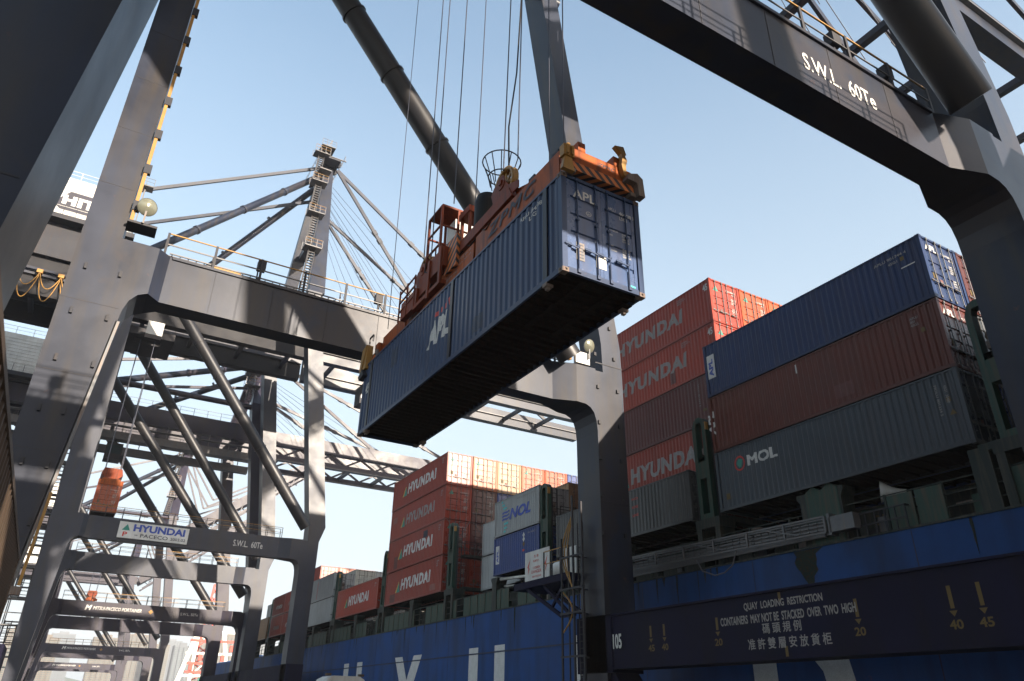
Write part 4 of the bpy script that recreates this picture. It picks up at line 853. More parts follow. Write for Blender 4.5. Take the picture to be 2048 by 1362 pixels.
# deck, hatch coaming, bulwark panels, pedestals
m = MB(); m.box(HX + 3.2, HX + 31, -20, 125, 7.9, 9.3); m.build('hatch_coaming', M['greend'], ship)
m = MB()
for y0 in (-1.3, 12.9, 27.1, 41.3, 55.7, 70.0, 84.3, 98.6, 112.8): m.box(HX + 3.6, HX + 31, y0 + 0.1, y0 + 12.1, 9.31, 9.9)
m.build('hatch_cover', M['greend'], ship)
bp_ = MB().box(0, 0.05, -0.52, 0.52, 0.0, 1.3).mesh('bulwark_panel')
y = 10.5; k = 0
while y < 106:
    k += 1
    skip = 17.0 < y < 34 or (k % 7 in (3,)) or random.random() < 0.12
    if not skip: link('bulwark_panel', bp_, M['green'], ship, at=Vector((HX + 0.18, y, 7.94)) - WL[ship])
    y += 1.14
m = MB()
for z in (8.4, 8.85, 9.3): m.bar((HX + 0.24, 10, z), (HX + 0.24, 120, z), 0.04)
yy = 10.0
while yy < 118: m.bar((HX + 0.28, yy, 7.9), (HX + 0.28, yy, 9.35), 0.09); yy += 2.28
m.build('deck_rail', M['greend'], ship)
pm = MB().prism([(-0.36, 0), (0.36, 0), (0.3, 0.5), (0.3, 1.85), (0.45, 2.1), (0.45, 2.26), (-0.45, 2.26), (-0.45, 2.1), (-0.3, 1.85), (-0.3, 0.5)], 0, 0, 0.8).mesh('pedestal')
for y in (18.9, 20.3, 33.0, 47.3, 61.9, 76.0, 90.4, 104.7, 118.9, 4.8): link('pedestal', pm, M['greend'], ship, at=Vector((HX + 0.12, y, 7.86)) - WL[ship])
# lashing posts between the bays with slotted, rounded heads
def lash_post(y, top=15.4):
    t = thing('lashing_post', None, 'post', (HX, y, 7.86), 'green lashing posts between the container bays')
    for dx in (0.1,):
        m = MB(); w_ = 0.46; z0, z1 = 10.2, top
        out = [(y - w_, z0), (y + w_, z0), (y + w_, z1 - 0.5), (y + 0.28, z1 - 0.12), (y, z1), (y - 0.28, z1 - 0.12), (y - w_, z1 - 0.5)]
        # plate with three long openings: two stiles, rungs and a head
        m.box(HX + dx, HX + dx + 0.42, y - w_, y - w_ + 0.24, z0, z1 - 0.5); m.box(HX + dx, HX + dx + 0.42, y + w_ - 0.24, y + w_, z0, z1 - 0.5)
        for a, b in ((z0, z0 + 0.25), (z0 + 2.0, z0 + 3.1), (z1 - 2.35, z1 - 2.1)): m.box(HX + dx + 0.003, HX + dx + 0.417, y - w_ + 0.241, y + w_ - 0.241, a, b)
        m.prism([(y - w_, z1 - 0.499), (y - w_ + 0.24, z1 - 0.499), (y - 0.16, z1 - 0.28), (y + 0.16, z1 - 0.28), (y + w_ - 0.24, z1 - 0.499), (y + w_, z1 - 0.499), (y + 0.3, z1 - 0.12), (y + 0.1, z1), (y - 0.1, z1), (y - 0.3, z1 - 0.12)], 0, HX + dx, HX + dx + 0.42)
        m.build('slotted_plate', M['green'], t)
    m = MB(); m.tube((HX + 0.56, y, top - 1.3), (HX + 0.95, y, top - 1.3), 0.2, 12); m.box(HX + 0.3, HX + 0.9, y - 0.3, y + 0.1, top - 1.9, top - 1.6); m.build('winch', M['cast'], t)
    m = MB()
    for yy_ in (y - 0.75, y + 0.45): m.box(HX + 0.08, HX + 1.1, yy_, yy_ + 0.3, 7.9, 9.75)
    m.box(HX + 0.06, HX + 1.12, y - 0.8, y + 0.8, 9.751, 10.199); m.build('base_frame', M['greend'], t)
    m = MB(); m.box(HX + 1.2, HX + 31, y - 0.35, y + 0.35, 10.2, 10.45); m.box(HX + 1.2, HX + 31, y - 0.35, y + 0.35, 12.75, 12.95)
    for k in range(12): x = HX + 3.6 + k * 2.5; m.box(x, x + 0.2, y - 0.3, y + 0.3, 10.46, 12.74)
    m.build('cross_walkway', M['greend'], t)
    m = MB()
    for yy_ in (y - 0.33, y + 0.33):
        for z in (13.4, 13.95): m.bar((HX + 1.2, yy_, z), (HX + 31, yy_, z), 0.04)
        for k in range(26): x = HX + 1.2 + k * 1.19; m.bar((x, yy_, 12.95), (x, yy_, 13.97), 0.04)
    m.build('walkway_rail', M['steeld'], t)
    m = MB(); ladder(m, (HX + 0.6, y - 0.55, 8), (HX + 0.6, y - 0.55, 15), 0.4, (1, 0, 0)); m.build('rung_ladder', M['steeld'], t)
    m = MB(); m.box(HX + 0.08, HX + 0.28, y - 0.52, y - 0.462, top - 0.75, top - 0.35); m.build('yellow_tip', M['yellow'], t)
    return t
PL = [(11.65, 'green slotted lashing post at the right, beside the doors of the grey and brown containers'), (26.05, 'green slotted lashing post between the tall right stack and the second stack'), (40.75, 'green slotted lashing post right of the white and blue short containers'),
      (54.6, 'green slotted lashing post against the doors of the four-high red stack'), (69.0, 'green slotted lashing post between the four-high red stack and the single red container'), (83.3, 'green slotted lashing post at the far end of the single red container'), (97.6, 'green slotted lashing post far away beside the reefers'), (111.8, 'farthest green slotted lashing post by the distant red containers')]
for y, lb in PL: t = lash_post(y); t['label'] = lb
# gangway lying along the ship's side
gw = thing('gangway', 'weathered aluminium gangway stowed along the ship side under the dark gap', 'gangway', (25.7, 25.5, 8.4))
ya, yb = 19.1, 33.5; za, zb_ = 8.86, 9.12
def gz(y): return za + (zb_ - za) * (y - ya) / (yb - ya)
m = MB()
for x in (25.62, 26.0):
    for dz in (0.0, -0.62): m.bar((x, ya, gz(ya) + dz), (x, yb, gz(yb) + dz), 0.07)
m.build('side_rail', M['galv'], gw)
sm_ = MB().box(-0.02, 0.02, -0.18, 0.18, -0.03, 0.03).mesh('tread')
k = 0; y = ya + 0.3
while y < yb - 0.3:
    for dz in (-0.16, -0.31, -0.46): link('tread', sm_, M['galv'], gw, at=Vector((25.80, y, gz(y) + dz)) - WL[gw])
    y += 0.42
m = MB(); y = ya
while y < yb: m.bar((25.6, y, gz(y)), (25.6, y, gz(y) - 0.62), 0.09); y += 2.05
for k in range(3): y = ya + 1.3 + 4.2 * k; m.bar((25.57, y, gz(y) - 0.55), (25.57, y + 1.9, gz(y + 1.9) - 0.05), 0.05)
m.build('strut', M['galv'], gw); m = MB()
m.box(25.6, 26.02, ya - 1.3, ya - 0.2, 8.2, 8.8); m.box(25.6, 26.02, ya - 0.25, ya - 0.12, 8.1, 8.95); m.build('end_frame', M['galv'], gw)
m = MB(); m.box(25.9, 26.0, ya + 0.3, yb, 8.15, 8.75); m.build('back_plate', M['galv'], gw)
m = MB(); m.path([(25.7, 24.0, 8.3), (25.68, 24.3, 7.7), (25.66, 24.8, 7.45), (25.66, 25.4, 7.4), (25.68, 26.2, 7.7), (25.7, 26.6, 8.3)], 0.03, 6); tag(m.build('mooring_line', M['galv']), 'slack pale rope looping below the gangway', 'rope')
# deck gear near the right stack
m = MB(); m.lathe((27.2, 17.0, 9.62), (-0.5, 0.75, 0.1), [(0.12, -0.5), (0.14, -0.25), (0.2, 0.0), (0.42, 0.42), (0.40, 0.42), (0.16, 0.0)], 18); hn = tag(m.build('horn_speaker', M['white']), 'pale cone-shaped deck loudspeaker under the right stack', 'loudspeaker')
m = MB(); m.path([(27.2, 17.0, 9.3), (27.1, 16.7, 9.3), (27.0, 16.2, 9.15), (27.0, 16.1, 7.9)], 0.05, 8); tag(m.build('bent_pipe', M['galv']), 'bent grey pipe standing under the deck loudspeaker', 'pipe')
m = MB()
for z in (8.75, 8.3): m.bar((26.0, 15.9, z), (26.0, 18.4, z), 0.05)
for k in range(7): y = 15.9 + k * 0.42; m.bar((26.0, y, 7.9), (26.0, y, 8.78), 0.045)
m.bar((26.0, 15.9, 8.75), (26.9, 15.9, 8.75), 0.05); m.bar((26.0, 18.4, 8.75), (26.9, 18.4, 8.75), 0.05); m.build('guard_rail', M['steeld'], ship)
place(text_mesh('38', 0.5, 0.42, 0, 0.03), M['yelm'], ship, (HX + 2.58, 18.9, 8.85), FX); place(text_mesh('30', 0.5, 0.4, 0, 0.03), M['yelm'], ship, (HX + 2.58, 42.6, 8.7), FX)
m = MB(); m.box(HX + 0.1, HX + 0.9, 18.7, 20.3, 7.9, 10.1); m.prism([(18.7, 10.1), (19.1, 10.35), (19.5, 10.1), (19.9, 10.35), (20.3, 10.1)], 0, HX + 0.1, HX + 0.9); m.build('deck_pillar', M['green'], ship)
m = MB(); m.box(HX + 0.1, HX + 1.2, 12.6, 13.3, 7.9, 10.1); m.box(HX + 0.08, HX + 3.0, 10.0, 12.9, 9.95, 10.19); m.build('deck_frame', M['greend'], ship)
m = MB(); m.tube((26.5, 42.2, 9.7), (26.5, 47.2, 10.02), 0.1, 10); m.tube((26.9, 42.3, 9.2), (26.9, 47.2, 9.6), 0.07, 10); m.build('white_pipe', M['white'], ship)

def hyundai(t, y, z, wrd=4.3, hh=0.62, m_='mark', logo=True, wrap=False, s='HYUNDAI'):
    side_text(t, s, y, z, wrd, hh, m_, bold=0.085, shear=0.10, wrap=wrap, sp=1.12)
    if logo:
        o = side_text(t, '', y + 1.15, z - 0.1, 0, 0, 'teal', mesh=flat(((0.25, 0), (1.0, 0), (0.75, 0.85)), 'tri'), name='emblem')
        side_text(t, '', y + 1.15, z - 0.1, 0, 0, 'logoy', mesh=flat(((0, 0), (0.22, 0), (0.72, 0.85), (0.68, 0.92)), 'tri2'), name='emblem')
def small_marks(t, H, color='mark', seed=0):
    """number and data lines on the door end"""
    rnd = random.Random(seed)
    end_text(t, '%s %06d %d' % (rnd.choice(['HDMU', 'APLU', 'MOLU', 'HDMU']), rnd.randint(100000, 999999), rnd.randint(0, 9)), 1.35, H - 0.55, 0.75, 0.10, color, 0.02, y=0.026)
    end_text(t, '22G1' if H < 2.7 else '45G1', 1.8, H - 0.72, 0.3, 0.1, color, 0.02, y=0.026)
    end_text(t, '30,480 KGS\n67,200 LBS\n3,900 KGS\n8,600 LBS', 1.7, H - 1.35, 0.4, 0.4, color, 0.02, y=0.026)
    end_text(t, '26,580 KGS\n58,600 LBS\n76.3 CU.M.', 1.7, H - 1.95, 0.4, 0.32, color, 0.02, y=0.026)
    if rnd.random() < 0.5: end_text(t, '', 0.35, 0.95, 0, 0, 'yelm', mesh=flat(((0, 0), (0.26, 0), (0.26, 0.26), (0, 0.26)), 'patch'), y=0.026, name='sticker')
    if rnd.random() < 0.7: end_text(t, '', 0.75, 0.75, 0, 0, 'mark', mesh=flat(((0, 0), (0.2, 0), (0.2, 0.26), (0, 0.26)), 'patchw'), y=0.026, name='sticker')
def door_logo(t, H):
    end_text(t, '', 0.3, H - 0.75, 0, 0, 'teal', mesh=flat(((0, 0), (0.42, 0), (0.22, 0.4)), 'dtri'), y=0.026, name='emblem')
GRP = 'containers stacked on the ship'
P = 2.925; XO = HX; PX = 2.5; L40 = 12.192; L20 = 6.058
ORD = ['outer row', 'second row', 'third row', 'fourth row', 'fifth row', 'sixth row', 'seventh row']
TI = ['bottom tier', 'second tier', 'third tier', 'fourth tier', 'top tier']
def stack(bay, y, z0, L, rows, tiers, pick, H=HC, pitch=P, r0=0, z0k=None):
    out = {}
    for r_ in rows:
        for k in (tiers(r_) if callable(tiers) else range(tiers)):
            col, nm = pick(r_, k)
            t = container('%s container, %s, %s of the %s' % (nm, TI[min(k, 4)], ORD[r_], bay), XO + PX * r_ + random.uniform(-0.02, 0.02), y + random.uniform(-0.03, 0.03), z0 + pitch * k, L, H, col, GRP)
            small_marks(t, H, seed=hash((bay, r_, k)) & 0xffff if False else (r_ * 31 + k * 7 + int(y) * 13)); out[(r_, k)] = t
            if nm.startswith(('red', 'orange')): door_logo(t, H)
    return out
# bay out of frame to the right (it shades the doors of the next bay)
stack('low stack beyond the right edge', -0.9, 10.26, L40, range(0, 5), 2, lambda r_, k: ((MAROON, 'maroon'), (GREY, 'grey'), (BLUE, 'blue'))[(r_ + k) % 3])
for q_, (yb_, nt_) in enumerate(((-15.1, 4), (-29.3, 4), (-43.5, 4))):
    stack('%s bay astern beyond the frame' % ('nearest', 'middle', 'farthest')[q_], yb_, 10.26, L40, (0, 1), nt_, lambda r_, k: ((MAROON, 'maroon'), (GREY, 'grey'), (BLUE, 'blue'))[(r_ + k) % 3])  # unseen bays added astern to shade the quay apron
# tall right stack
A = {}
cols = {0: (GREY, 'grey'), 1: (BROWN, 'brown'), 2: (BLUE, 'dark blue')}
A = stack('three-high stack at the right', 12.86, 10.28, L40, range(0, 4), 3, lambda r_, k: cols[k] if r_ == 0 else ((BROWN, 'brown'), (BLUE2, 'blue'), (GREY2, 'dull grey'))[(r_ + k) % 3])
t = A[(0, 0)]
side_text(t, 'MOL', 10.2, 1.78, 1.75, 0.52, 'mark', bold=0.07, wrap=True)
side_text(t, '', 10.98, 1.68, 0, 0, 'logor', mesh=MB().add([(0.32 + 0.32 * math.cos(i / 20 * 6.283) * q, 0.34 + 0.36 * math.sin(i / 20 * 6.283) * q, 0) for q in (1, 0.78) for i in range(20)], [(i, (i + 1) % 20, 20 + (i + 1) % 20, 20 + i) for i in range(20)]).mesh('ring_emblem'), name='emblem')
side_text(t, '', 10.80, 1.82, 0, 0, 'teal', mesh=flat(((0.1, 0.0), (0.2, 0.0), (0.36, 0.36), (0.1, 0.42), (-0.05, 0.22)), 'emblem_core'), name='emblem')
side_text(t, '', 11.7, 0.5, 0, 0, 'yelm', mesh=flat(((0, 0), (0.22, 0), (0.22, 0.28), (0, 0.28)), 'patchs'), name='sticker')
side_text(t, 'MOLU 801234 5', 0.95, 2.45, 1.2, 0.10, 'markg', rot=-math.pi / 2); side_text(t, '45G1  30480', 0.6, 2.35, 0.7, 0.10, 'markg', rot=-math.pi / 2)
side_text(t, '', 0.62, 1.2, 0, 0, 'yelm', mesh=flat(((0, 0), (0.26, 0), (0.13, 0.2)), 'warn'), name='sticker'); side_text(t, '', 0.62, 1.7, 0, 0, 'yelm', mesh=flat(((0, 0), (0.16, 0), (0.16, 0.18), (0, 0.18)), 'patcht'), name='sticker')
t = A[(0, 1)]
side_text(t, 'APL', 11.92, 0.9, 1.25, 0.42, 'mark', bold=0.08, shear=0.2, rot=math.pi / 2); side_text(t, 'APLU\n801\n45G1', 1.2, 2.1, 0.35, 0.4, 'markg'); side_text(t, '', 6.75, 2.25, 0, 0, 'mark', mesh=flat(((0, 0), (0.07, 0), (0.07, 0.42), (0, 0.42)), 'dash'), name='scratch')
side_text(t, '', 0.85, 1.75, 0, 0, 'yelm', mesh=flat(((0, 0), (0.16, 0), (0.16, 0.18), (0, 0.18)), 'patcht'), name='sticker')
t = A[(0, 2)]
side_text(t, '', 12.0, 0.95, 0, 0, 'mark', mesh=flat(((0, 0), (0.52, 0), (0.52, 1.3), (0, 1.3)), 'plate'), name='emblem')
o = side_text(t, 'APL', 11.6, 1.05, 0.95, 0.3, 'logob', bold=0.08, rot=math.pi / 2); o.location.x = -0.004
side_text(t, 'APLU 901744 4', 2.1, 2.35, 1.45, 0.13, 'markg'); side_text(t, '45G1', 1.5, 2.12, 0.42, 0.12, 'markg'); side_text(t, '', 0.95, 2.1, 0, 0, 'yelm', mesh=flat(((0, 0), (0.16, 0), (0.16, 0.18), (0, 0.18)), 'patcht'), name='sticker')
side_text(t, '', 1.0, 1.75, 0, 0, 'mark', mesh=flat(((0, 0), (0.6, 0.0), (0.6, 0.05), (0, 0.05)), 'dash2'), name='scratch')
for t in (A[(0, 1)], A[(0, 2)]): end_text(t, 'APL', 0.3, 2.3, 0.75, 0.28, 'mark', 0.06, y=0.024)
# second bay: grey box outside, five-high behind
b0 = container('dull grey container, only one in the outer row under the five-high red stack', XO, 26.95, 10.28, L40, 2.591, GREY2, GRP); small_marks(b0, 2.591, seed=5)
for i_ in range(3): side_text(b0, ['NO', 'KOBE', 'LINE'][i_] , 4.6, 1.95 - i_ * 0.45, 0.5, 0.14, 'logor')
bb = {}
def pb(r_, k):
    if r_ == 1: return [(MAROON, 'dark maroon'), (RED, 'red'), (MAROON, 'maroon'), (RED, 'red'), (RED, 'red')][k]
    return [(MAROON, 'maroon'), (BLUE2, 'blue'), (ORED, 'orange-red'), (ORED, 'orange-red'), (ORED, 'orange-red')][k]
for r_ in range(1, 5):
    for k in range(5):
        L_ = L45 if k >= 3 else L40; y_ = 26.35 if k >= 3 else 27.0; col, nm = pb(r_, k)
        t = container('%s container, %s, %s of the five-high stack behind the grey box' % (nm, TI[k], ORD[r_]), XO + PX * r_, y_, 10.28 + P * k, L_, HC, col, GRP)
        small_marks(t, HC, seed=r_ * 9 + k); bb[(r_, k)] = t
        if nm != 'maroon': door_logo(t, HC)
for k in (3, 4):
    hyundai(bb[(1, k)], 9.0, 1.0, 6.6, 0.95, 'markg', wrap=True); side_text(bb[(1, k)], '45', 0.55, 2.15, 0.38, 0.45, 'mark', bold=0.06); side_text(bb[(1, k)], 'HDMU\n451234 5\n45G1', 2.8, 2.25, 0.75, 0.35, 'markg')
hyundai(bb[(1, 1)], 7.6, 1.0, 6.2, 1.0, 'markg', wrap=True)
side_text(bb[(1, 2)], 'TRLU 451234 5', 1.15, 2.5, 1.4, 0.1, 'markg', rot=-math.pi / 2); side_text(bb[(1, 2)], '', 0.9, 0.75, 0, 0, 'yelm', mesh=flat(((0, 0), (0.3, 0), (0.3, 0.14), (0, 0.14)), 'patchq'), name='sticker')
# third bay: short boxes
H8 = 2.591; y = 41.2
t = container('blue twenty-foot container below the white one, outer row of the third bay', XO, y, 10.2, L20, H8, BLUE2, GRP); small_marks(t, H8, seed=3)
side_text(t, '', 5.75, 0.75, 0, 0, 'mark', mesh=flat(((0, 0), (0.5, 0), (0.5, 1.25), (0, 1.25)), 'plate3'), name='emblem'); o = side_text(t, 'APL', 5.35, 0.85, 0.9, 0.28, 'logob', bold=0.08, rot=math.pi / 2); o.location.x = -0.004
for i_, (mm, zz_) in enumerate((('mark', 2.0), ('mark', 1.72), ('yelm', 1.4), ('logor', 1.12))): side_text(t, '', 2.1, zz_, 0, 0, mm, mesh=flat(((0.16, 0), (0.32, 0.2), (0.16, 0.4), (0, 0.2)), 'dia') if i_ < 3 else flat(((0, 0), (0.26, 0), (0.26, 0.14), (0, 0.14)), 'pr'), name='sticker')
side_text(t, 'APLU 223456 7', 1.45, 2.2, 1.0, 0.11, 'markg')
t = container('white twenty-foot container with blue lettering on top of the blue one', XO, y, 12.85, L20, H8, WHITE, GRP); small_marks(t, H8, 'darkm', seed=4)
side_text(t, 'NOL', 3.95, 0.95, 2.9, 0.78, 'logob', bold=0.07, shear=0.3)
for i_ in range(3): side_text(t, '', 4.95, 1.02 + i_ * 0.24, 0, 0, 'logob', mesh=flat(((0, 0), (0.35, 0.04), (0.7, 0.0), (1.0, 0.1), (1.0, 0.2), (0.7, 0.12), (0.35, 0.16), (0, 0.12)), 'wave'), name='emblem')
for i_, (dx, zz_, ww) in enumerate(((0.25, 0.15, 0.3), (0.3, 0.4, 0.4), (0.3, 0.7, 0.55), (0.15, 1.8, 0.5), (0.0, 2.05, 0.35), (-0.1, 2.3, 0.2))): side_text(t, '', 4.95 - dx, zz_, 0, 0, 'cyan', mesh=flat(((0, 0), (ww, 0.03), (ww, 0.17), (0, 0.14)), 'bar%d' % i_), name='emblem')
side_text(t, 'NOLU 289123 4 22G1', 2.9, 2.2, 2.4, 0.12, 'markg'); 
for k in range(2):
    t = container('plain white twenty-foot container, %s of the pair standing inboard between blue box and red stack' % ('lower' if k == 0 else 'upper'), XO + PX, 47.7, 10.15 + 2.66 * k, L20, H8, WHITE, GRP); small_marks(t, H8, 'darkm', seed=6 + k)
for r_ in range(1, 6):
    for k in range(2):
        t = container('%s twenty-foot container, %s in the %s behind the lettered white box' % (('cream', 'pale grey', 'tan', 'blue', 'white')[(r_ + k) % 5], ('lower', 'upper')[k], ORD[r_]), XO + PX * r_, 41.3, 10.2 + P * k, L20, HC, (TAN if (r_ + k) % 3 == 2 else WHITE if (r_ + k) % 2 == 0 else GREY2), GRP); small_marks(t, HC, 'darkm', seed=r_ + k)
# fourth bay: four high, six rows
def pd(r_, k):
    g = {3: [(RED, 'red'), (ORANGE, 'orange'), (TAN, 'tan'), (ORED, 'orange-red'), (ORED, 'brick red'), (BLUE2, 'blue')], 2: [(RED, 'red'), (MAROON, 'maroon'), (BLUE2, 'blue'), (BROWN, 'brown'), (GREY2, 'grey'), (RED, 'red')],
         1: [(RED, 'red'), (MAROON, 'maroon'), (MAROON, 'dark maroon'), (GREY, 'grey'), (BROWN, 'brown'), (RED, 'red')], 0: [(RED, 'red'), (RED, 'dull red'), (MAROON, 'maroon'), (BLUE, 'blue'), (BROWN, 'brown'), (RED, 'red')]}
    return g[k][r_]
D_ = stack('four-high red stack', 55.9, 10.15, L40, range(0, 6), 4, pd)
for k in range(4): hyundai(D_[(0, k)], 8.55, 1.05, 6.4 * 0.98, 0.98, 'mark' if k != 2 else 'markg', wrap=True); side_text(D_[(0, k)], 'HDMU\n2345\n45G1', 1.1, 2.1, 0.45, 0.5, 'markg')
side_text(D_[(0, 1)], '', 4.2, 2.0, 0, 0, 'darkm', mesh=flat(((0, 0), (0.9, 0), (0.9, 0.6), (0, 0.6)), 'stain'), name='dark_patch'); D_[(0, 1)].children[-1].data.materials.clear(); D_[(0, 1)].children[-1].data.materials.append(mat('patch_paint', (0.14, 0.05, 0.045), 0.6))
PATCHM = [mat('repair_patch_dark', (0.12, 0.03, 0.025), 0.5), mat('repair_patch_pale', (0.27, 0.09, 0.07), 0.55), mat('repair_patch_blue', (0.02, 0.035, 0.07), 0.5)]; M['pd'], M['pp'], M['pbm'] = PATCHM
for tt, yy_, zz_, ww, hh, mm in ((D_[(0, 0)], 11.0, 0.2, 1.3, 0.7, 'pd'), (D_[(0, 1)], 10.6, 0.2, 0.8, 1.1, 'pd'), (D_[(0, 0)], 2.2, 0.3, 1.0, 0.5, 'pp'), (D_[(0, 2)], 11.6, 1.6, 0.9, 0.6, 'pp'), (bb[(1, 4)], 11.5, 0.5, 0.7, 0.5, 'pp'), (bb[(1, 3)], 4.0, 0.3, 0.5, 0.8, 'pd'),
                                 (h, 4.6, 0.3, 0.6, 0.5, 'pbm'), (h, 10.9, 1.7, 0.5, 0.7, 'pbm'), (A[(0, 1)], 5.0, 0.4, 0.9, 0.6, 'pd')):
    side_text(tt, '', yy_, zz_, ww, hh, mm, wrap=True, mesh=flat(((0, 0), (ww, 0), (ww, hh), (0, hh)), 'rp%s' % mm), name='repair_patch')
m = MB()
for r_ in range(0, 5):
    x0 = XO + PX * r_ + 0.1
    for (xa, xb) in ((x0, x0 + 2.2), (x0 + 2.2, x0)): m.bar((xa, 54.95, 12.9), (xb, 55.75, 16.0), 0.035)
ml = m.build('lashing_rod', M['galv'], ship)
# fifth bay: single red
e0 = container('single red container standing alone in the outer row between two green posts', XO, 70.05, 10.2, L40, HC, RED, GRP); hyundai(e0, 8.4, 1.0, 5.9, 0.95, 'mark', wrap=True); small_marks(e0, HC, seed=11); door_logo(e0, HC); side_text(e0, 'HDMU\n2345', 1.0, 2.1, 0.4, 0.4, 'markg')
# sixth bay and beyond
f0 = container('white container with faded red panel, upper of two beside the far green post', XO, 84.3, 12.85, L40, H8, WHITE, GRP); side_text(f0, '', 6.0, 0.2, 0, 0, 'logor', mesh=flat(((0, 0), (0.15, 0), (0.15, 2.0), (0, 2.0)), 'stripe'), name='stripe')
container('plain white container, lower of two beside the far green post', XO, 84.3, 10.2, L40, H8, WHITE, GRP)
for r_ in range(1, 5):
    for k in range(2): t = container('pale reefer container, %s, %s behind the single red container' % (('lower', 'upper')[k], ORD[r_]), XO + PX * r_, 84.4, 10.2 + P * k, L40, HC, WHITE if (r_ + k) % 2 else (0.45, 0.44, 0.38), GRP)
side_text(t, '', 3, 1, 0, 0, 'darkm', mesh=flat(((0, 0), (0.1, 0), (0.1, 0.1), (0, 0.1)), 'spot'), name='stain')
gi = 0
for j, yg in enumerate((98.6, 104.75)):
    for k in range(2):
        t = container('red twenty-foot container, %s of the %s pair seen between two crane legs' % (('lower', 'upper')[k], ('nearer', 'farther')[j]), XO, yg, 10.2 + 2.65 * k, L20, H8, RED, GRP); hyundai(t, 4.2, 0.8, 3.0, 0.5, 'mark' if k == j else 'markg', logo=False)
        t2 = container('red twenty-foot container hidden inboard, %s of the %s pair' % (('lower', 'upper')[k], ('nearer', 'farther')[j]), XO + PX, yg, 10.2 + 2.65 * k, L20, H8, RED, GRP)
for k, (r_, col, nm) in enumerate(((1, RED, 'red'), (2, ORED, 'orange-red'), (3, ORED, 'bright red'))):
    t = container('%s container on the third tier, %s of the distant bay' % (nm, ORD[r_]), XO + PX * r_, 98.6, 15.55, L40, HC, col, GRP); hyundai(t, 8.4, 1.0, 5.9, 0.95, 'markg')
    small_marks(t, HC, seed=20 + k)
for k in range(3): container('%s container in the farthest visible bay, %s' % (('tan', 'white', 'blue')[k], ORD[k]), XO + PX * k, 112.8, 13.1 if k else 10.2, L40, HC, (TAN, WHITE, BLUE2)[k], GRP)

# ------------------------------------------------------------------ loads under the other cranes
t = container('orange-red container hanging end-on under the spreader just above the nameplate beam', 0.55, 89.2, 19.95, L40, HC, ORED, 'loads hanging under the farther cranes'); small_marks(t, HC, seed=77)
def small_spreader(x, y, z, label, up):
    t = thing('container_spreader', label, 'spreader', (x + 1.2, y, z))
    m = MB(); m.box(x, x + 2.44, y - 0.1, y + 0.3, z, z + 0.5); m.box(x + 0.3, x + 2.1, y, y + 12, z + 0.15, z + 0.7); m.build('frame', M['orange'], t)
    m = MB(); m.prism([(x + 0.2, z + 0.71), (x + 2.2, z + 0.71), (x + 1.9, z + 1.5), (x + 2.3, z + 1.9), (x + 2.1, z + 2.6), (x + 0.3, z + 2.6), (x + 0.1, z + 1.9), (x + 0.5, z + 1.5)], 1, y + 3, y + 8); m.build('headblock', M['rustred'], t)
    m = MB()
    for dx in (0.4, 2.0):
        for dy in (3.5, 7.5): m.tube((x + dx, y + dy, z + 2.6), (x + dx, y + dy, up), 0.05, 5, cap=False)
    m.build('rope', M['rope'], t); return t
small_spreader(0.55, 89.4, 22.9, 'red headblock and spreader gripping the end-on orange-red container', 42.0)
m = MB(); m.box(-1.2, 4.6, 91.8, 98.2, 42.0, 42.9); m.box(0.2, 3.2, 93, 97, 41.4, 41.999); m.build('trolley', M['steeld'], c1)
m = MB(); m.box(1.2, 3.0, 89.2, 90.4, 41.2, 42.9); m.build('electric_cabinet', M['white'], c1)
small_spreader(5.3, 208, 23.5, 'small orange spreader hanging empty in the second portal down the quay', 37.0)
# operator cabins under the girders
for nm, cx_, cy_, cz_ in ((c2, 0.5, 118.6, 33.6), (c1, 30.0, 95, 40.5)):
    m = MB(); m.box(cx_, cx_ + 2.2, cy_, cy_ + 2.4, cz_, cz_ + 2.4); m.bar((cx_ + 1.1, cy_ + 1.2, cz_ + 2.4), (cx_ + 1.1, cy_ + 1.2, cz_ + 4), 0.3); cb = m.build('cabin', M['steeld'], nm); m = MB(); m.box(cx_ + 0.15, cx_ + 2.05, cy_ - 0.03, cy_ - 0.002, cz_ + 0.8, cz_ + 2.1); m.build('window', M['window'], cb)

# ------------------------------------------------------------------ vehicles and boxes on the quay
lc = container('tan container close on the left, only a strip of its side in view', -0.74 - WID, 2.9, 1.32, L40, 2.591, (0.30, 0.20, 0.12), None, matname='tan')
def chassis(x, y, L, label):
    t = thing('container_trailer', label, 'trailer', (x, y, 0)); m = MB(); m.box(x + 0.7, x + 1.1, y, y + L, 0.9, 1.3); m.box(x + 1.4, x + 1.8, y, y + L, 0.9, 1.3)
    for yy in (y + 0.4, y + L / 2, y + L - 0.5): m.box(x, x + 2.4, yy, yy + 0.25, 1.0, 1.3)
    m.build('frame', M['steeld'], t)
    for yy in (y + L - 2.2, y + L - 3.5):
        for xx in (x + 0.05, x + 1.9):
            m = MB(); m.lathe((xx, yy, 0.52), (1, 0, 0), [(0.2, 0), (0.5, 0.02), (0.52, 0.1), (0.52, 0.42), (0.5, 0.5), (0.2, 0.5)], 20); m.build('wheel', M['black'], t)
    return t
chassis(-0.74 - WID, 2.9, 12.2, 'dark trailer carrying the tan container beside the camera')
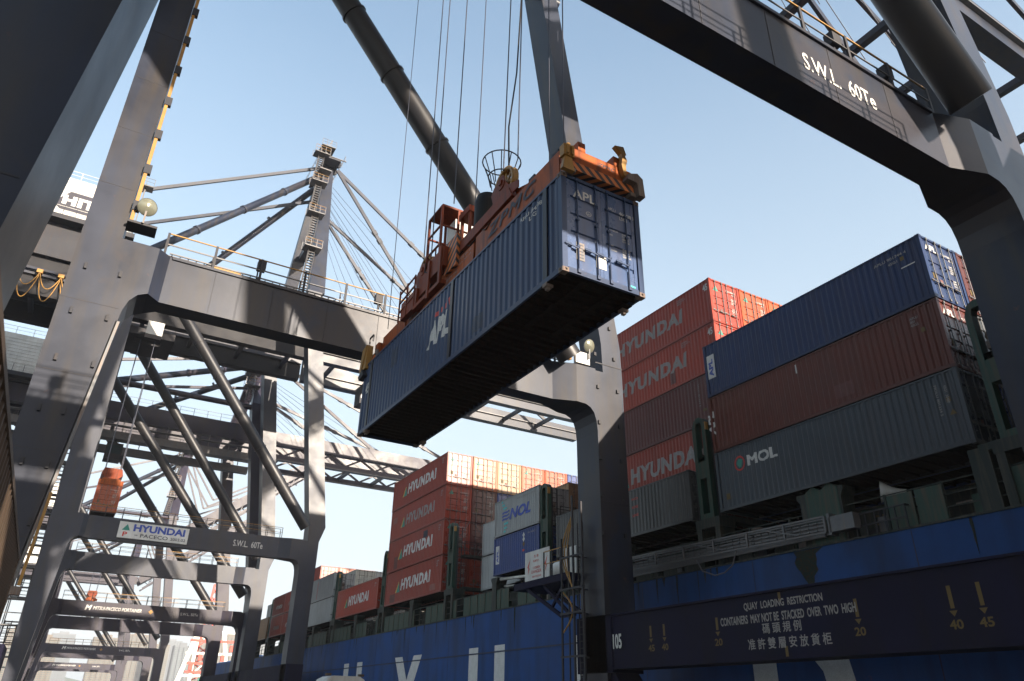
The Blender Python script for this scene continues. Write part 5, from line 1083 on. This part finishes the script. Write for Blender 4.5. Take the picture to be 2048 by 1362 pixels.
def truck(x, y, label, h=3.35):
    t = thing('terminal_tractor', label, 'truck', (x + 1.2, y, 0))
    m = MB(); m.loft([[(x + a, yy, z) for a, z in ((0.02, 1.1), (2.38, 1.1), (2.38, h - 0.55), (2.2, h - 0.15), (1.9, h), (0.5, h), (0.2, h - 0.15), (0.02, h - 0.55))] for yy in (y, y + 1.9)]); cab = m.build('cab', M['white'], t)
    m = MB(); m.box(x + 0.3, x + 2.1, y - 0.02, y - 0.002, 1.9, 2.8); m.build('windscreen', M['window'], cab)
    m = MB(); m.box(x, x + 2.4, y - 0.3, y + 5, 0.7, 1.05); m.build('frame', M['steeld'], t)
    for yy in (y + 0.8, y + 3.9):
        for xx in (x - 0.02, x + 1.95): m = MB(); m.lathe((xx, yy, 0.52), (1, 0, 0), [(0.2, 0), (0.5, 0.02), (0.52, 0.1), (0.52, 0.4), (0.5, 0.46), (0.2, 0.46)], 20); m.build('wheel', M['black'], t)
    for dx in (0.15, 1.95): m = MB(); m.box(x + dx, x + dx + 0.28, y + 0.2, y + 0.45, h, h + 0.12); m.build('roof_lamp', M['tan'], cab)
    return t
truck(12.8, 41.0, 'cream truck cab whose roof shows at the bottom edge in front of the hull', 3.22)

# ------------------------------------------------------------------ far background: white and red crane, red boom, towers
fc = thing('far_crane', 'white and red crane with slanting white legs far down the quay', 'crane', (60, 330, 0), )
m = MB(); m.bar((43.5, 330, 0), (52, 330, 36), 1.6, 1.6); m.bar((50, 330, 0), (50.5, 330, 30), 1.3); m.bar((58.5, 330, 0), (58.5, 330, 28), 1.3); m.bar((66, 330, 0), (60, 330, 28), 1.6)
for z in (12, 20, 28): m.bar((47, 330, z), (66, 330, z), 0.9)
m.bar((50, 330, 12), (58.5, 330, 20), 0.5); m.bar((50, 330, 28), (58.5, 330, 20), 0.5); m.build('frame', M['white'], fc)
m = MB()
for z in (12.9, 16.0, 24.2): m.box(48, 74, 329, 330, z, z + 0.8)
for k in range(9): m.box(49 + k * 2.8, 50.4 + k * 2.8, 328.4, 329.6, 13.8 + (k % 3) * 3.6, 16 + (k % 3) * 3.6)
m.build('red_deck', M['redc'], fc)
m = MB(); m.box(53, 72, 326, 328, 7, 11.2); m.build('green_housing', M['teal'], fc)
rb = thing('red_boom', 'red lattice boom rising behind the second portal beam', 'crane', (55, 345, 0))
m = MB()
for a, b in (((52, 345, 0), (55.5, 345, 48)), ((59, 345, 0), (57.0, 345, 48))): m.bar(a, b, 0.8)
for k in range(14): z = 4 + k * 3.3; x0 = 52 + 3.5 * z / 48; x1 = 59 - 2 * z / 48; m.bar((x0, 345, z), (x1, 345, z + 3.0), 0.45); m.bar((x1, 345, z), (x0, 345, z + 3.0), 0.45)
m.build('lattice', M['redc'], rb)
rnd = random.Random(4)
NUMW = ['leftmost', 'second', 'third', 'fourth', 'fifth', 'sixth', 'seventh', 'eighth', 'ninth', 'tenth', 'eleventh', 'twelfth', 'thirteenth', 'fourteenth', 'fifteenth', 'sixteenth', 'seventeenth', 'eighteenth', 'nineteenth', 'twentieth', 'twenty-first']
def tower(x, y, w_, d_, h_, m_, label):
    t = thing('apartment_tower', label, 'building', (x, y, 0), 'apartment towers across the harbour')
    m = MB(); m.box(x - w_ / 2, x + w_ / 2, y, y + d_, -3, h_); nb = max(3, int(w_ / 7)); bw = w_ / nb
    for k in range(nb): m.box(x - w_ / 2 + bw * (k + 0.15), x - w_ / 2 + bw * (k + 0.62), y - 2.4, y + 0.01, -3, h_ - rnd.uniform(0, 3))
    m.box(x - w_ * 0.2, x + w_ * 0.2, y + 3, y + 9, h_, h_ + 5); m.build('wall', m_, t)
    m = MB(); nf = int(h_ / 3.0)
    for k in range(nb):
        for f_ in range(2, nf):
            z = f_ * 3.0; x0 = x - w_ / 2 + bw * (k + 0.22); m.add([(x0, y - 2.45, z), (x0 + bw * 0.30, y - 2.45, z), (x0 + bw * 0.30, y - 2.45, z + 1.5), (x0, y - 2.45, z + 1.5)], [(0, 1, 2, 3)])
            x1 = x - w_ / 2 + bw * (k + 0.68); m.add([(x1, y - 0.05, z), (x1 + bw * 0.24, y - 0.05, z), (x1 + bw * 0.24, y - 0.05, z + 1.6), (x1, y - 0.05, z + 1.6)], [(0, 1, 2, 3)])
    o = m.build('window', M['cityw'], t); o['kind'] = 'stuff'
xs = -60; i_ = 0
while xs < 640:
    w_ = rnd.uniform(26, 52); y_ = 1500 + rnd.uniform(-60, 160); h_ = rnd.uniform(92, 125) * (1.0 if xs < 330 else 0.75)
    if rnd.random() < 0.85:
        pos = ['left of', 'behind', 'right of'][0 if xs < 40 else 1 if xs < 300 else 2]
        tower(xs + w_ / 2, y_, w_, 24, h_, M['citya'] if rnd.random() < 0.6 else M['cityb'], '%s from the left in the front row of distant apartment towers' % NUMW[i_]); i_ += 1
    xs += w_ + rnd.uniform(2, 16)
for k in range(9):
    w_ = rnd.uniform(30, 60); tower(40 + k * 95 + rnd.uniform(-20, 20), 2300 + rnd.uniform(0, 200), w_, 30, rnd.uniform(110, 185), M['cityb'], '%s from the left among the faint tower blocks farther back' % NUMW[k])
# yard stacks and light masts on the landside, far left
for k in range(6):
    for j in range(3):
        container('%s container in the landside yard, %s, %s stack from the camera' % (('red', 'grey', 'blue')[(k + j) % 3], ('ground level', 'middle', 'uppermost')[j], ('nearest', 'second', 'third', 'fourth', 'fifth', 'sixth')[k]), -14.0, 95 + k * 14, 2.6 * j, L40, H8, (RED, GREY, BLUE2)[(k + j) % 3], 'containers in the landside yard', detail=True)
# ------------------------------------------------------------------ air
hz = MB().box(-120, 760, -320, 2700, -10.2, 200).build('haze', None); hm_ = bpy.data.materials.new('haze'); hm_.use_nodes = True; n = hm_.node_tree.nodes
for q in list(n):
    if q.type != 'OUTPUT_MATERIAL': n.remove(q)
pv = n.new('ShaderNodeVolumePrincipled'); pv.inputs['Color'].default_value = (0.93, 0.95, 1.0, 1); pv.inputs['Density'].default_value = 0.00022
hm_.node_tree.links.new(pv.outputs[0], [q for q in n if q.type == 'OUTPUT_MATERIAL'][0].inputs['Volume']); hz.data.materials.append(hm_); hz['kind'] = 'stuff'
